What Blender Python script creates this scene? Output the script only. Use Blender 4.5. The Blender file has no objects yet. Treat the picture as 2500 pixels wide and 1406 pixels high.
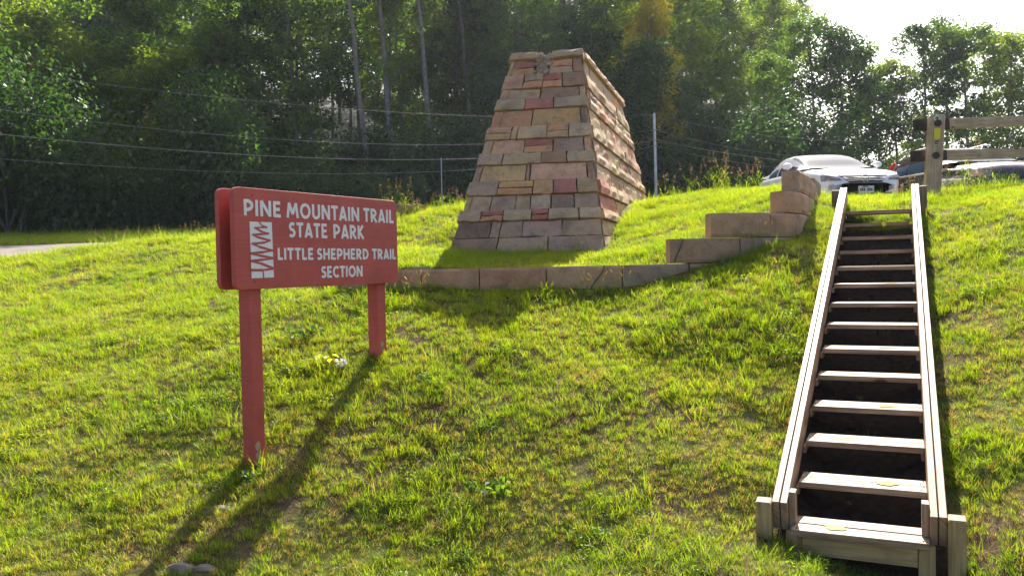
import bpy, math, random
import numpy as np
from mathutils import Vector, Matrix

random.seed(7)
rng = np.random.default_rng(7)
SC = bpy.context.scene
COL = SC.collection

# ------------------------------------------------------------------ camera, sky, sun, exposure
F = 2050.0                       # focal length in the 2500 px wide photograph
PITCH, ROLL = -0.0264, 0.0212    # heights are measured from eye level (z = 0)
_cp, _sp, _cr, _sr = math.cos(PITCH), math.sin(PITCH), math.cos(ROLL), math.sin(ROLL)
_up = np.array([0, -_sp, _cp])
CR = np.array([1.0, 0, 0]) * _cr - _up * _sr
CU = np.array([1.0, 0, 0]) * _sr + _up * _cr
CF = np.array([0, _cp, _sp])
cam = bpy.data.cameras.new('camera')
cam.lens, cam.sensor_width, cam.clip_end = F / 2500 * 36, 36, 1500
camo = bpy.data.objects.new('camera', cam)
COL.objects.link(camo)
camo.matrix_world = Matrix([[*p] for p in zip(CR, CU, -CF, (0, 0, 0))] + [[0, 0, 0, 1]])
SC.camera = camo

SUN_AZ, SUN_EL = math.radians(15.0), math.radians(40.5)
world = bpy.data.worlds.new('World')
SC.world = world
world.use_nodes = True
wn = world.node_tree
sky = wn.nodes.new('ShaderNodeTexSky')
sky.sky_type = 'NISHITA'
sky.sun_disc = False
sky.sun_elevation, sky.sun_rotation = SUN_EL, SUN_AZ
sky.air_density, sky.dust_density, sky.ozone_density = 0.6, 3.0, 0.6
wn.nodes['Background'].inputs['Strength'].default_value = 0.11
wn.links.new(sky.outputs[0], wn.nodes['Background'].inputs['Color'])
sun = bpy.data.lights.new('sun', 'SUN')
sun.energy, sun.angle, sun.color = 5.0, math.radians(0.5), (1.0, 0.93, 0.82)
suno = bpy.data.objects.new('sun', sun)
COL.objects.link(suno)
sdir = Vector((math.sin(SUN_AZ) * math.cos(SUN_EL), math.cos(SUN_AZ) * math.cos(SUN_EL), math.sin(SUN_EL)))
suno.rotation_euler = sdir.to_track_quat('Z', 'Y').to_euler()
suno.location = sdir * 60
vs = SC.view_settings
vs.view_transform, vs.look, vs.gamma, vs.use_curve_mapping = 'Standard', 'None', 1.0, False
vs.exposure = 1.45
SC.cycles.use_denoising = True
SC.cycles.denoising_prefilter = 'NONE'
SC.cycles.max_bounces = 8
SC.cycles.diffuse_bounces = 3
SC.cycles.transmission_bounces = 4
SC.cycles.transparent_max_bounces = 8


def at(u, v, Y):
    """the point at depth Y on the line of sight of a measured spot of the photograph"""
    d = CF + CR * (u - 1250) / F - CU * (v - 703) / F
    return d * (Y / d[1])


def px(P):
    P = np.asarray(P, float)
    d = P @ CF
    return np.array([1250 + F * (P @ CR) / d, 703 - F * (P @ CU) / d])


# ------------------------------------------------------------------ materials
def new_mat(name):
    m = bpy.data.materials.new(name)
    m.use_nodes = True
    nt = m.node_tree
    b = nt.nodes['Principled BSDF']
    return m, nt, b


def nd(nt, typ, **kw):
    n = nt.nodes.new(typ)
    for k, v in kw.items():
        if k.startswith('i_'):
            key = k[2:]
            key = int(key) if key.isdigit() else key.replace('_', ' ')
            n.inputs[key].default_value = v
        else:
            setattr(n, k, v)
    return n


def ramp(nt, fac, stops):
    r = nt.nodes.new('ShaderNodeValToRGB')
    e = r.color_ramp.elements
    while len(e) < len(stops):
        e.new(0.5)
    for k, (p, c) in enumerate(stops):
        e[k].position = p
        e[k].color = (*c, 1)
    nt.links.new(fac, r.inputs[0])
    return r.outputs[0]


def mixc(nt, fac, a, b, mode='MIX'):
    m = nt.nodes.new('ShaderNodeMix')
    m.data_type, m.blend_type = 'RGBA', mode
    for sock, val in ((m.inputs[0], fac), (m.inputs[6], a), (m.inputs[7], b)):
        if hasattr(val, 'is_output'):
            nt.links.new(val, sock)
        elif isinstance(val, (int, float)):
            sock.default_value = val
        else:
            sock.default_value = (*val, 1)
    return m.outputs[2]


def noise(nt, scale, detail=3, rough=0.55, vec=None, out=0):
    n = nd(nt, 'ShaderNodeTexNoise')
    n.inputs['Scale'].default_value = scale
    n.inputs['Detail'].default_value = detail
    n.inputs['Roughness'].default_value = rough
    if vec is not None:
        nt.links.new(vec, n.inputs['Vector'])
    return n.outputs[out]


def geopos(nt):
    return nt.nodes.new('ShaderNodeNewGeometry').outputs['Position']


def bump(nt, b, h, strength=0.3, dist=0.01):
    n = nd(nt, 'ShaderNodeBump', i_Strength=strength, i_Distance=dist)
    nt.links.new(h, n.inputs['Height'])
    nt.links.new(n.outputs[0], b.inputs['Normal'])


def simple(name, col, rough=0.6, metal=0.0, var=0.0, scale=8, spec=0.5):
    m, nt, b = new_mat(name)
    b.inputs['Roughness'].default_value = rough
    b.inputs['Metallic'].default_value = metal
    b.inputs['Specular IOR Level'].default_value = spec
    if var:
        f = noise(nt, scale, 4, 0.6, geopos(nt))
        c = ramp(nt, f, [(0.3, [x * (1 - var) for x in col]), (0.7, [min(1, x * (1 + var)) for x in col])])
        nt.links.new(c, b.inputs['Base Color'])
        bump(nt, b, f, 0.15, 0.004)
    else:
        b.inputs['Base Color'].default_value = (*col, 1)
    return m


def leaf_mat(name, lo, mid, hi, transl=0.55, patch=0.35, gloss=0.03, tmul=(1.75, 1.5, 0.75)):
    """foliage: part reflects, part lets light through; tint varies leaf by leaf and clump by clump"""
    m, nt, b = new_mat(name)
    nt.nodes.remove(b)
    at_ = nd(nt, 'ShaderNodeAttribute', attribute_name='tint')
    oi = nt.nodes.new('ShaderNodeObjectInfo')
    pn = noise(nt, patch, 3, 0.6, geopos(nt))
    s = nd(nt, 'ShaderNodeMath', operation='MULTIPLY_ADD', i_1=0.45)
    nt.links.new(at_.outputs['Fac'], s.inputs[0])
    s2 = nd(nt, 'ShaderNodeMath', operation='MULTIPLY_ADD', i_1=0.8, i_2=-0.28)
    nt.links.new(pn, s2.inputs[0])
    s3 = nd(nt, 'ShaderNodeMath', operation='MULTIPLY_ADD', i_1=0.25)
    nt.links.new(oi.outputs['Random'], s3.inputs[0])
    nt.links.new(s2.outputs[0], s3.inputs[2])
    nt.links.new(s3.outputs[0], s.inputs[2])
    c = ramp(nt, s.outputs[0], [(0.1, lo), (0.5, mid), (0.95, hi)])
    d = nt.nodes.new('ShaderNodeBsdfDiffuse')
    t = nt.nodes.new('ShaderNodeBsdfTranslucent')
    g = nd(nt, 'ShaderNodeBsdfGlossy', i_Roughness=0.45)
    g.inputs['Color'].default_value = (0.9, 0.95, 0.85, 1)
    tc = mixc(nt, 1.0, c, tmul, 'MULTIPLY')
    nt.links.new(c, d.inputs['Color'])
    nt.links.new(tc, t.inputs['Color'])
    mx = nd(nt, 'ShaderNodeMixShader', i_0=transl)
    nt.links.new(d.outputs[0], mx.inputs[1])
    nt.links.new(t.outputs[0], mx.inputs[2])
    mg = nd(nt, 'ShaderNodeMixShader', i_0=gloss)
    nt.links.new(mx.outputs[0], mg.inputs[1])
    nt.links.new(g.outputs[0], mg.inputs[2])
    nt.links.new(mg.outputs[0], nt.nodes['Material Output'].inputs['Surface'])
    return m


def wood_mat(name, dark, light, rough=0.55, spec=0.4):
    m, nt, b = new_mat(name)
    uv = nd(nt, 'ShaderNodeUVMap', uv_map='UVMap').outputs[0]
    oi = nt.nodes.new('ShaderNodeObjectInfo').outputs['Random']
    off = nd(nt, 'ShaderNodeCombineXYZ')
    sc = nd(nt, 'ShaderNodeMath', operation='MULTIPLY', i_1=37.0)
    nt.links.new(oi, sc.inputs[0])
    nt.links.new(sc.outputs[0], off.inputs[2])
    ad = nd(nt, 'ShaderNodeVectorMath', operation='ADD')
    nt.links.new(uv, ad.inputs[0])
    nt.links.new(off.outputs[0], ad.inputs[1])
    mp = nd(nt, 'ShaderNodeMapping')
    mp.inputs['Scale'].default_value = (2.2, 46, 1)
    nt.links.new(ad.outputs[0], mp.inputs[0])
    g = noise(nt, 1.0, 5, 0.62, mp.outputs[0])
    blot = noise(nt, 5.0, 4, 0.6, ad.outputs[0])
    c = ramp(nt, g, [(0.32, dark), (0.66, light)])
    c = mixc(nt, 0.55, c, ramp(nt, blot, [(0.3, (0.45, 0.42, 0.40)), (0.7, (1.15, 1.12, 1.1))]), 'MULTIPLY')
    # knots
    vo = nd(nt, 'ShaderNodeTexVoronoi', i_Scale=1.0)
    mk = nd(nt, 'ShaderNodeMapping')
    mk.inputs['Scale'].default_value = (2.4, 7, 1)
    nt.links.new(ad.outputs[0], mk.inputs[0])
    nt.links.new(mk.outputs[0], vo.inputs['Vector'])
    kn = ramp(nt, vo.outputs['Distance'], [(0.06, (0.25, 0.2, 0.16)), (0.13, (1, 1, 1))])
    c = mixc(nt, 1.0, c, kn, 'MULTIPLY')
    nt.links.new(c, b.inputs['Base Color'])
    b.inputs['Roughness'].default_value = rough
    b.inputs['Specular IOR Level'].default_value = spec
    bump(nt, b, g, 0.5, 0.003)
    return m


def stone_mat(name, dirt=0.38):
    """sandstone: the block's own colour comes from the object, grain, iron stains and lichen from noise"""
    m, nt, b = new_mat(name)
    oi = nt.nodes.new('ShaderNodeObjectInfo')
    pv_ = nd(nt, 'ShaderNodeVectorMath', operation='SCALE')
    cv_ = nd(nt, 'ShaderNodeCombineXYZ')
    for k_ in range(3):
        nt.links.new(oi.outputs['Random'], cv_.inputs[k_])
    nt.links.new(cv_.outputs[0], pv_.inputs[0])
    pv_.inputs['Scale'].default_value = 40.0
    pa_ = nd(nt, 'ShaderNodeVectorMath', operation='ADD')
    nt.links.new(geopos(nt), pa_.inputs[0])
    nt.links.new(pv_.outputs[0], pa_.inputs[1])
    p = pa_.outputs[0]
    n1 = noise(nt, 3.2, 5, 0.6, p)
    n2 = noise(nt, 38, 4, 0.65, p)
    n3 = noise(nt, 7.5, 6, 0.7, p)
    c = mixc(nt, 0.85, oi.outputs['Color'], ramp(nt, n1, [(0.28, (0.70, 0.64, 0.62)), (0.5, (1.05, 1.05, 1.05)), (0.75, (1.35, 1.2, 0.98))]), 'MULTIPLY')
    c = mixc(nt, 0.5, c, ramp(nt, n2, [(0.25, (0.72, 0.7, 0.68)), (0.75, (1.35, 1.32, 1.28))]), 'MULTIPLY')
    st = ramp(nt, n3, [(0.52, (0, 0, 0)), (0.66, (1, 1, 1))])
    f = nd(nt, 'ShaderNodeMath', operation='MULTIPLY', i_1=dirt)
    nt.links.new(st, f.inputs[0])
    c = mixc(nt, f.outputs[0], c, (0.085, 0.062, 0.052))
    nt.links.new(c, b.inputs['Base Color'])
    b.inputs['Roughness'].default_value = 0.85
    b.inputs['Specular IOR Level'].default_value = 0.25
    ad = nd(nt, 'ShaderNodeMath', operation='MULTIPLY_ADD', i_1=0.5)
    nt.links.new(n2, ad.inputs[0])
    nt.links.new(n3, ad.inputs[2])
    bump(nt, b, ad.outputs[0], 0.55, 0.012)
    return m


M = {}
M['soil'], nt, b = new_mat('soil')
p_ = geopos(nt)
n1, n2, n3 = noise(nt, 0.8, 4, 0.6, p_), noise(nt, 14, 5, 0.7, p_), noise(nt, 60, 3, 0.6, p_)
c_ = ramp(nt, n2, [(0.3, (0.05, 0.032, 0.018)), (0.55, (0.12, 0.08, 0.045)), (0.75, (0.24, 0.18, 0.10))])
c_ = mixc(nt, ramp(nt, n1, [(0.4, (0, 0, 0)), (0.6, (0.85, 0.85, 0.85))]), c_, (0.10, 0.125, 0.018))
nt.links.new(mixc(nt, 0.5, c_, ramp(nt, n3, [(0.3, (0.4, 0.4, 0.4)), (0.7, (1.4, 1.4, 1.4))]), 'MULTIPLY'), b.inputs['Base Color'])
b.inputs['Roughness'].default_value = 0.95
b.inputs['Specular IOR Level'].default_value = 0.1
bump(nt, b, n2, 0.8, 0.03)
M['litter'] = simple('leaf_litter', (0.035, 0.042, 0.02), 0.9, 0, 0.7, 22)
M['asphalt'] = simple('worn_road', (0.20, 0.17, 0.145), 0.85, 0, 0.25, 3, 0.2)
M['grass'] = leaf_mat('grass_blades', (0.060, 0.13, 0.010), (0.130, 0.20, 0.014), (0.25, 0.26, 0.04), 0.63, 0.9, 0.02, (2.5, 2.25, 0.45))
M['straw'] = leaf_mat('dry_blades', (0.22, 0.16, 0.045), (0.36, 0.28, 0.08), (0.5, 0.42, 0.17), 0.45, 0.9, 0.05)
M['leaf_dark'] = leaf_mat('leaves_dark', (0.018, 0.044, 0.014), (0.036, 0.080, 0.022), (0.07, 0.115, 0.025), 0.5, 0.3, 0.03, (1.8, 1.9, .7))
M['leaf_mid'] = leaf_mat('leaves_green', (0.026, 0.062, 0.014), (0.058, 0.115, 0.02), (0.115, 0.155, 0.02), 0.58, 0.3, 0.03, (2.7, 2.6, .6))
M['leaf_olive'] = leaf_mat('leaves_olive', (0.05, 0.09, 0.015), (0.11, 0.165, 0.02), (0.20, 0.23, 0.03), 0.58, 0.3, 0.03, (2.7, 2.5, .6))
M['leaf_gold'] = leaf_mat('leaves_gold', (0.18, 0.18, 0.014), (0.32, 0.29, 0.02), (0.44, 0.36, 0.03), 0.6, 0.3, 0.03, (2.5, 2.2, .4))
M['leaf_brown'] = leaf_mat('dead_leaves', (0.03, 0.02, 0.014), (0.075, 0.045, 0.03), (0.14, 0.09, 0.055), 0.2, 2.0)
M['dark_soil'] = simple('shaded_earth', (0.045, 0.031, 0.023), 0.95, 0, 0.5, 20, 0.1)  # dark soil, its colour deepened further for the shade beneath the treads
M['bark'] = simple('bark', (0.20, 0.165, 0.14), 0.9, 0, 0.35, 5, 0.2)
M['bark_pale'] = simple('pale_bark', (0.23, 0.19, 0.165), 0.9, 0, 0.3, 5, 0.2)
M['stone'] = stone_mat('sandstone')
M['mortar'] = simple('mortar', (0.13, 0.11, 0.095), 0.95, 0, 0.4, 12, 0.2)
M['mortar_tan'] = simple('bedding_mortar', (0.38, 0.27, 0.19), 0.95, 0, 0.35, 18, 0.2)
M['rubble'] = simple('broken_mortar', (0.42, 0.33, 0.25), 0.95, 0, 0.45, 25, 0.2)
M['wood'] = wood_mat('grey_timber', (0.20, 0.12, 0.065), (0.50, 0.37, 0.245), 0.55, 0.25)
M['post_wood'] = wood_mat('tan_timber', (0.30, 0.20, 0.085), (0.56, 0.41, 0.20), 0.65, 0.25)
M['end_wood'] = wood_mat('end_grain', (0.22, 0.15, 0.09), (0.42, 0.32, 0.22), 0.7, 0.3)
M['fence_wood'] = wood_mat('fence_timber', (0.38, 0.27, 0.16), (0.62, 0.47, 0.30), 0.7, 0.25)
M['dark_wood'] = simple('dark_sleeve', (0.045, 0.03, 0.026), 0.8, 0, 0.3, 9)
M['red'] = simple('red_paint', (0.49, 0.086, 0.066), 0.55, 0, 0.13, 5, 0.35)
nt_ = M['red'].node_tree
b_ = nt_.nodes['Principled BSDF']
mp_ = nd(nt_, 'ShaderNodeMapping')
mp_.inputs['Scale'].default_value = (4, 4, 110)
nt_.links.new(geopos(nt_), mp_.inputs[0])
gr_ = noise(nt_, 1.0, 4, 0.6, mp_.outputs[0])
old_ = b_.inputs['Base Color'].links[0].from_socket
nt_.links.new(mixc(nt_, .5, old_, ramp(nt_, gr_, [(0.3, (.78, .74, .74)), (0.7, (1.15, 1.18, 1.18))]), 'MULTIPLY'), b_.inputs['Base Color'])
bump(nt_, b_, gr_, 0.22, 0.002)
M['red_groove'] = simple('red_groove', (0.15, 0.02, 0.025), 0.7)
M['white'] = simple('white_paint', (0.80, 0.79, 0.77), 0.6, 0, 0.04, 20)
M['screw'] = simple('painted_screw', (0.20, 0.03, 0.035), 0.5)
M['yellow_spot'] = simple('yellow_spray_paint', (0.48, 0.40, 0.18), 0.95, 0, 0.2, 30, 0.0)
M['car_white'] = simple('white_car_paint', (0.88, 0.88, 0.88), 0.25)
M['car_dark'] = simple('dark_car_paint', (0.065, 0.045, 0.05), 0.25, 0.3)
for k in ('car_white', 'car_dark'):
    M[k].node_tree.nodes['Principled BSDF'].inputs['Coat Weight'].default_value = 1.0
    M[k].node_tree.nodes['Principled BSDF'].inputs['Coat Roughness'].default_value = 0.04
M['glass'] = simple('car_glass', (0.05, 0.08, 0.11), 0.12, 0, 0, 1, 0.25)
M['glass'].node_tree.nodes['Principled BSDF'].inputs['IOR'].default_value = 1.12
M['black'] = simple('black_plastic', (0.02, 0.02, 0.022), 0.5)
M['grille'] = simple('grille_dark', (0.02, 0.02, 0.035), 0.35)
M['chrome'] = simple('chrome', (0.75, 0.75, 0.76), 0.15, 1.0)
M['lamp'] = simple('headlamp_glass', (0.30, 0.25, 0.24), 0.08, 0.3)
M['tail'] = simple('red_tail_lamp', (0.65, 0.01, 0.015), 0.15)
M['rubber'] = simple('tyre_rubber', (0.02, 0.02, 0.02), 0.9)
M['plate'] = simple('number_plate', (0.72, 0.70, 0.62), 0.5)
M['ink'] = simple('plate_ink', (0.06, 0.07, 0.12), 0.6)
M['yellow'] = simple('yellow_plate', (0.80, 0.62, 0.0), 0.5)
M['sign_green'] = simple('marker_green', (0.12, 0.22, 0.09), 0.6)
M['sign_tan'] = simple('marker_tan', (0.45, 0.34, 0.22), 0.7)
M['sign_brown'] = simple('marker_brown', (0.12, 0.06, 0.04), 0.7)
M['pole'] = simple('bleached_pole', (0.66, 0.62, 0.58), 0.85, 0, 0.2, 4)
M['wire'] = simple('cable', (0.34, 0.32, 0.31), 0.55)
M['seedhead'] = leaf_mat('seed_heads', (0.11, 0.055, 0.055), (0.19, 0.11, 0.10), (0.32, 0.24, 0.19), 0.4, 2.0)
M['foxtail'] = leaf_mat('foxtail_heads', (0.26, 0.22, 0.09), (0.40, 0.34, 0.16), (0.52, 0.46, 0.25), 0.5, 2.0)
M['petal'] = simple('white_petals', (0.85, 0.84, 0.80), 0.6)
M['leaf_yellow'] = leaf_mat('fresh_leaf', (0.25, 0.33, 0.02), (0.36, 0.42, 0.03), (0.45, 0.5, 0.05), 0.6, 1.0)
M['rock'] = simple('pale_rock', (0.24, 0.19, 0.15), 0.9, 0, 0.4, 16, 0.2)


# ------------------------------------------------------------------ mesh helpers
class MB:
    def __init__(s):
        s.v, s.f, s.m, s.uv = [], [], [], []

    def add(s, verts, faces, mi=0, uv=None):
        o = len(s.v)
        s.v += [tuple(map(float, p)) for p in verts]
        s.f += [tuple(i + o for i in f) for f in faces]
        s.m += [mi] * len(faces)
        s.uv += list(uv) if uv is not None else [(0, 0)] * len(verts)
        return o

    def box(s, c, ax, ay, az, hx, hy, hz, ch=0.004, mi=0):
        """chamfered box: centre, three unit axes (x runs along the grain), half sizes"""
        c, A = np.asarray(c, float), np.array([ax, ay, az], float)
        h = np.array([hx, hy, hz])
        ch = min(ch, 0.45 * h.min())
        vs, idx = [], {}
        for sx in (-1, 1):
            for sy in (-1, 1):
                for sz in (-1, 1):
                    for k in range(3):
                        q = np.array([sx, sy, sz]) * (h - ch)
                        q[k] += ch * (sx, sy, sz)[k]
                        idx[(sx, sy, sz, k)] = len(vs)
                        vs.append(q)
        fs = []
        S = (-1, 1)
        for k in range(3):
            a, b_ = [i for i in range(3) if i != k]
            for sg in S:
                q = []
                for (p, r) in ((-1, -1), (1, -1), (1, 1), (-1, 1)):
                    t = [0, 0, 0]
                    t[k], t[a], t[b_] = sg, p, r
                    q.append(idx[(*t, k)])
                fs.append(q)
            for p in S:
                for r in S:          # edge along axis k between faces a and b_
                    t0, t1 = [0, 0, 0], [0, 0, 0]
                    t0[k], t0[a], t0[b_] = -1, p, r
                    t1[k], t1[a], t1[b_] = 1, p, r
                    fs.append([idx[(*t0, a)], idx[(*t1, a)], idx[(*t1, b_)], idx[(*t0, b_)]])
        for sx in S:
            for sy in S:
                for sz in S:
                    fs.append([idx[(sx, sy, sz, k)] for k in range(3)])
        V = np.array(vs)
        out = []
        for f in fs:
            P = V[f]
            n = np.cross(P[1] - P[0], P[2] - P[0])
            if n @ P.mean(0) < 0:
                f = f[::-1]
            out.append(f)
        uv = [(q[0], q[1] + q[2] * 1.0) for q in vs]
        flip = np.linalg.det(A) < 0
        s.add(c + V @ A, [f[::-1] for f in out] if flip else out, mi, uv)

    def tube(s, pts, rad, n=6, mi=0, cap=True):
        pts = np.asarray(pts, float)
        rad = np.broadcast_to(rad, len(pts))
        rings, L = [], 0
        for i, p in enumerate(pts):
            t = pts[min(i + 1, len(pts) - 1)] - pts[max(i - 1, 0)]
            t = t / (np.linalg.norm(t) + 1e-9)
            a = np.cross(t, (0, 0, 1) if abs(t[2]) < 0.9 else (1, 0, 0))
            a /= np.linalg.norm(a)
            b_ = np.cross(t, a)
            rings.append([p + rad[i] * (a * math.cos(2 * math.pi * k / n) + b_ * math.sin(2 * math.pi * k / n)) for k in range(n)])
        vs = [q for r in rings for q in r]
        fs = []
        for i in range(len(pts) - 1):
            for k in range(n):
                k2 = (k + 1) % n
                fs.append((i * n + k, (i + 1) * n + k, (i + 1) * n + k2, i * n + k2))
        if cap:
            fs.append(tuple(range(n)))
            fs.append(tuple((len(pts) - 1) * n + k for k in reversed(range(n))))
        s.add(vs, fs, mi)

    def mesh(s, name, mats, off=(0, 0, 0), smooth=False):
        me = bpy.data.meshes.new(name)
        o = np.asarray(off)
        me.from_pydata([tuple(np.array(v) - o) for v in s.v], [], s.f)
        for m in (mats if isinstance(mats, (list, tuple)) else [mats]):
            me.materials.append(m)
        me.polygons.foreach_set('material_index', s.m)
        l = me.uv_layers.new(name='UVMap')
        vi = np.zeros(len(me.loops), np.int32)
        me.loops.foreach_get('vertex_index', vi)
        l.data.foreach_set('uv', np.array(s.uv, np.float32)[vi].ravel())
        if smooth:
            me.polygons.foreach_set('use_smooth', [True] * len(me.polygons))
        me.update()
        return me


def tag(o, label=None, cat=None, group=None, kind=None):
    for k, v in (('label', label), ('category', cat), ('group', group), ('kind', kind)):
        if v:
            o[k] = v
    return o


def empty(name, loc, label, cat, group=None):
    o = bpy.data.objects.new(name, None)
    o.empty_display_size = 0.2
    COL.objects.link(o)
    o.location = tuple(map(float, loc))
    return tag(o, label, cat, group)


def root_loc(o):
    while o.parent:
        o = o.parent
    return np.array(o.location)


def obj(name, mb, mats, parent=None, smooth=False, color=None):
    """one mesh object; the builder's vertices are in world space"""
    off = root_loc(parent) if parent else np.zeros(3)
    me = mb.mesh(name, mats, off, smooth) if isinstance(mb, MB) else mb
    o = bpy.data.objects.new(name, me)
    COL.objects.link(o)
    if parent:
        o.parent = parent
    if color:
        o.color = (*color, 1)
    return o


def single(name, mb, mats, loc, label, cat, group=None, smooth=False):
    """a thing that is one mesh, with its origin at its base"""
    me = mb.mesh(name, mats, loc, smooth)
    o = bpy.data.objects.new(name, me)
    COL.objects.link(o)
    o.location = tuple(map(float, loc))
    return tag(o, label, cat, group)


def copy_tree(o, parent=None):
    c = o.copy()
    COL.objects.link(c)
    if parent:
        c.parent = parent
    for ch in [x for x in KIDS.get(o.name, [])]:
        KIDS.setdefault(c.name, []).append(copy_tree(ch, c))
    return c


KIDS = {}


# ------------------------------------------------------------------ terrain heights
def tps(P):
    P = np.array(P, float)
    n = len(P)
    d = np.linalg.norm(P[:, None, :2] - P[None, :, :2], axis=2)
    K = np.where(d > 0, d * d * np.log(d + 1e-12), 0) + np.eye(n) * 0.02
    A = np.zeros((n + 3, n + 3))
    A[:n, :n] = K
    A[:n, n], A[:n, n + 1:], A[n, :n], A[n + 1:, :n] = 1, P[:, :2], 1, P[:, :2].T
    w = np.linalg.solve(A, np.append(P[:, 2], [0, 0, 0]))

    def f(x, y):
        x, y = np.asarray(x, float), np.asarray(y, float)
        r = np.zeros(x.shape)
        for i in range(n):
            q = (x - P[i, 0]) ** 2 + (y - P[i, 1]) ** 2
            r += w[i] * 0.5 * q * np.log(q + 1e-12)
        return r + w[n] + w[n + 1] * x + w[n + 2] * y
    return f


# stairs: measured line of the tread fronts
KS = .68 / .72
ST0 = np.array([1.893, 4.628, -1.543]) * KS
STYAW, RUN, RISE, NTREAD = 0.4326, 0.4639 * KS, 0.1624 * KS, 14
SD = np.array([math.sin(STYAW), math.cos(STYAW), 0])      # up the flight, in plan
SS = np.array([math.cos(STYAW), -math.sin(STYAW), 0])     # to the right


def stair(s, lat, h):
    return ST0 + SD * s + SS * lat + np.array([0, 0, RISE / RUN * s + h])


G = 11      # grass stands about this many pixels above the soil on the crest
shared = [at(u, v + G, D) for u, v, D in ((1110, 497, 13), (1300, 490, 13), (1583, 485, 13), (1700, 465, 13), (1880, 453, 13),
          (2000, 474, 12.8), (2060, 490, 12.4), (2140, 498, 12.2), (2200, 490, 12.1), (2262, 468, 12.1), (2500, 450, 12.1), (900, 530, 12.7), (530, 572, 13), (200, 596, 13.8), (330, 583, 13.4))]
shared += [(7, 17, 1.0), (10, 17, 1.0), (4, 17, .98), (1, 17, .93), (12.5, 14, 1.05), (13, 17, 1.0), (7, 22, 1.05), (13, 22, 1.05),
           (-8.5, 14, .25), (-12, 14, .18), (-4.5, 15, .57), (-8.5, 15.5, .29), (-11, 15.5, .33), (-12.5, 20.5, .70), (-8, 20.5, .75),
           (-3, 20, .85), (-12, 24, .95), (0, 24, 1.1), (-3.5, 11, .08), (-6, 11, -.15), (-9, 11, -.22), (-13, 11, -.3), (12, 24, 1.1)]
outer = shared + [(-1.79, 5.63, -1.347), (-1.09, 6.84, -.76), (-3.5, 8, -.75), (-6, 8, -.78), (-3, 4.9, -1.72), (-5, 4.9, -1.66),
                  (-9, 8, -.8), (0, 4.6, -1.74), (0, 3.4, -1.82), (3, 3, -1.80), (-3, 3.2, -1.85), (0, 0, -1.75), (-6, 0, -1.8), (6, 0, -1.7), (-6, 3, -1.85)]
outer += [at(u, v, D) for u, v, D in ((870, 714, 8.3), (1030, 718, 8.25), (1170, 718, 8.2), (1340, 718, 8.2), (1520, 712, 8.2), (1640, 700, 8.0),
          (1985, 545, 9.0), (1998, 510, 9.8), (2012, 484, 11.0))]
for i in range(0, 14):
    outer.append(stair(i * RUN, 0.0, -0.24))
    outer.append(stair(i * RUN, 0.75, -0.05))
    if i % 3 == 0:
        outer.append(stair(i * RUN, 2.2, 0.0))
        outer.append(stair(i * RUN, 4.5, 0.05))
    if i < 5:
        outer.append(stair(i * RUN, -0.7, -0.03))
outer += [(1.26, 4.25, -1.54), (2.23, 4.28, -1.64), (1.7, 7.77, -.22), (2.47, 7.87, -.02), (2.75, 8.05, .12), (2.1, 6.9, -.45), (2.0, 6.0, -.92), (1.0, 7.3, -.58), (0, 7.3, -.62), (2.3, 8.5, .05), (2.8, 8.9, .28)]
inner = shared + [(-1.6, 8.55, -.05), (0, 8.5, -.05), (1.7, 8.5, -.03), (2.1, 8.8, .17), (2.6, 8.95, .40), (3.05, 9.4, .66), (3.3, 10.0, .84),
                  (3.6, 11, .95), (-.9, 10.6, .17), (0.1, 10.2, .15), (1.1, 9.8, .16), (1.15, 9.0, 0.06), (1.62, 10.8, .47), (-1.5, 11.5, .55), (2.3, 9.8, .42),
                  (-2.6, 8.6, -.28)] + [at(1590, 500, 12.4), at(1530, 556, 11.0), at(1480, 610, 10.0), at(1640, 560, 10.2), at(1750, 520, 10.6), at(1000, 612, 9.8)]
T_out, T_in = tps(outer), tps(inner)

# front face line of the low retaining wall
WPATH = np.array([(-1.70, 8.42), (-.3, 8.32), (1.75, 8.30), (2.25, 8.34), (2.6, 8.44), (2.85, 8.6), (3.05, 8.82), (3.3, 9.3), (3.6, 10.0), (3.9, 10.7), (4.3, 11.6)])
WMASK = np.vstack([WPATH + np.array([0, 0.1]), [(4.8, 13), (2, 14), (-2.3, 14), (-2.3, 9)]])


def in_poly(x, y, poly):
    r = np.zeros(np.shape(x), bool)
    n = len(poly)
    for i in range(n):
        x1, y1 = poly[i]
        x2, y2 = poly[(i + 1) % n]
        c = (y1 > y) != (y2 > y)
        r ^= c & (x < (x2 - x1) * (y - y1) / (y2 - y1 + 1e-12) + x1)
    return r


def sstep(a, b, x):
    t = np.clip((x - a) / (b - a), 0, 1)
    return t * t * (3 - 2 * t)


def h_far(x, y):
    w = 1 - sstep(.29, .43, x / np.maximum(y, 10))
    hill = 0.36 * np.log1p(np.exp((y - 49) / 4.0)) * 4.0
    hill = 48 * np.tanh(hill / 48)
    return 1.05 + .035 * np.clip(y - 20, 0, 40) + hill * w - .02 * np.maximum(y - 55, 0) * (1 - w) * (y < 400)


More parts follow.
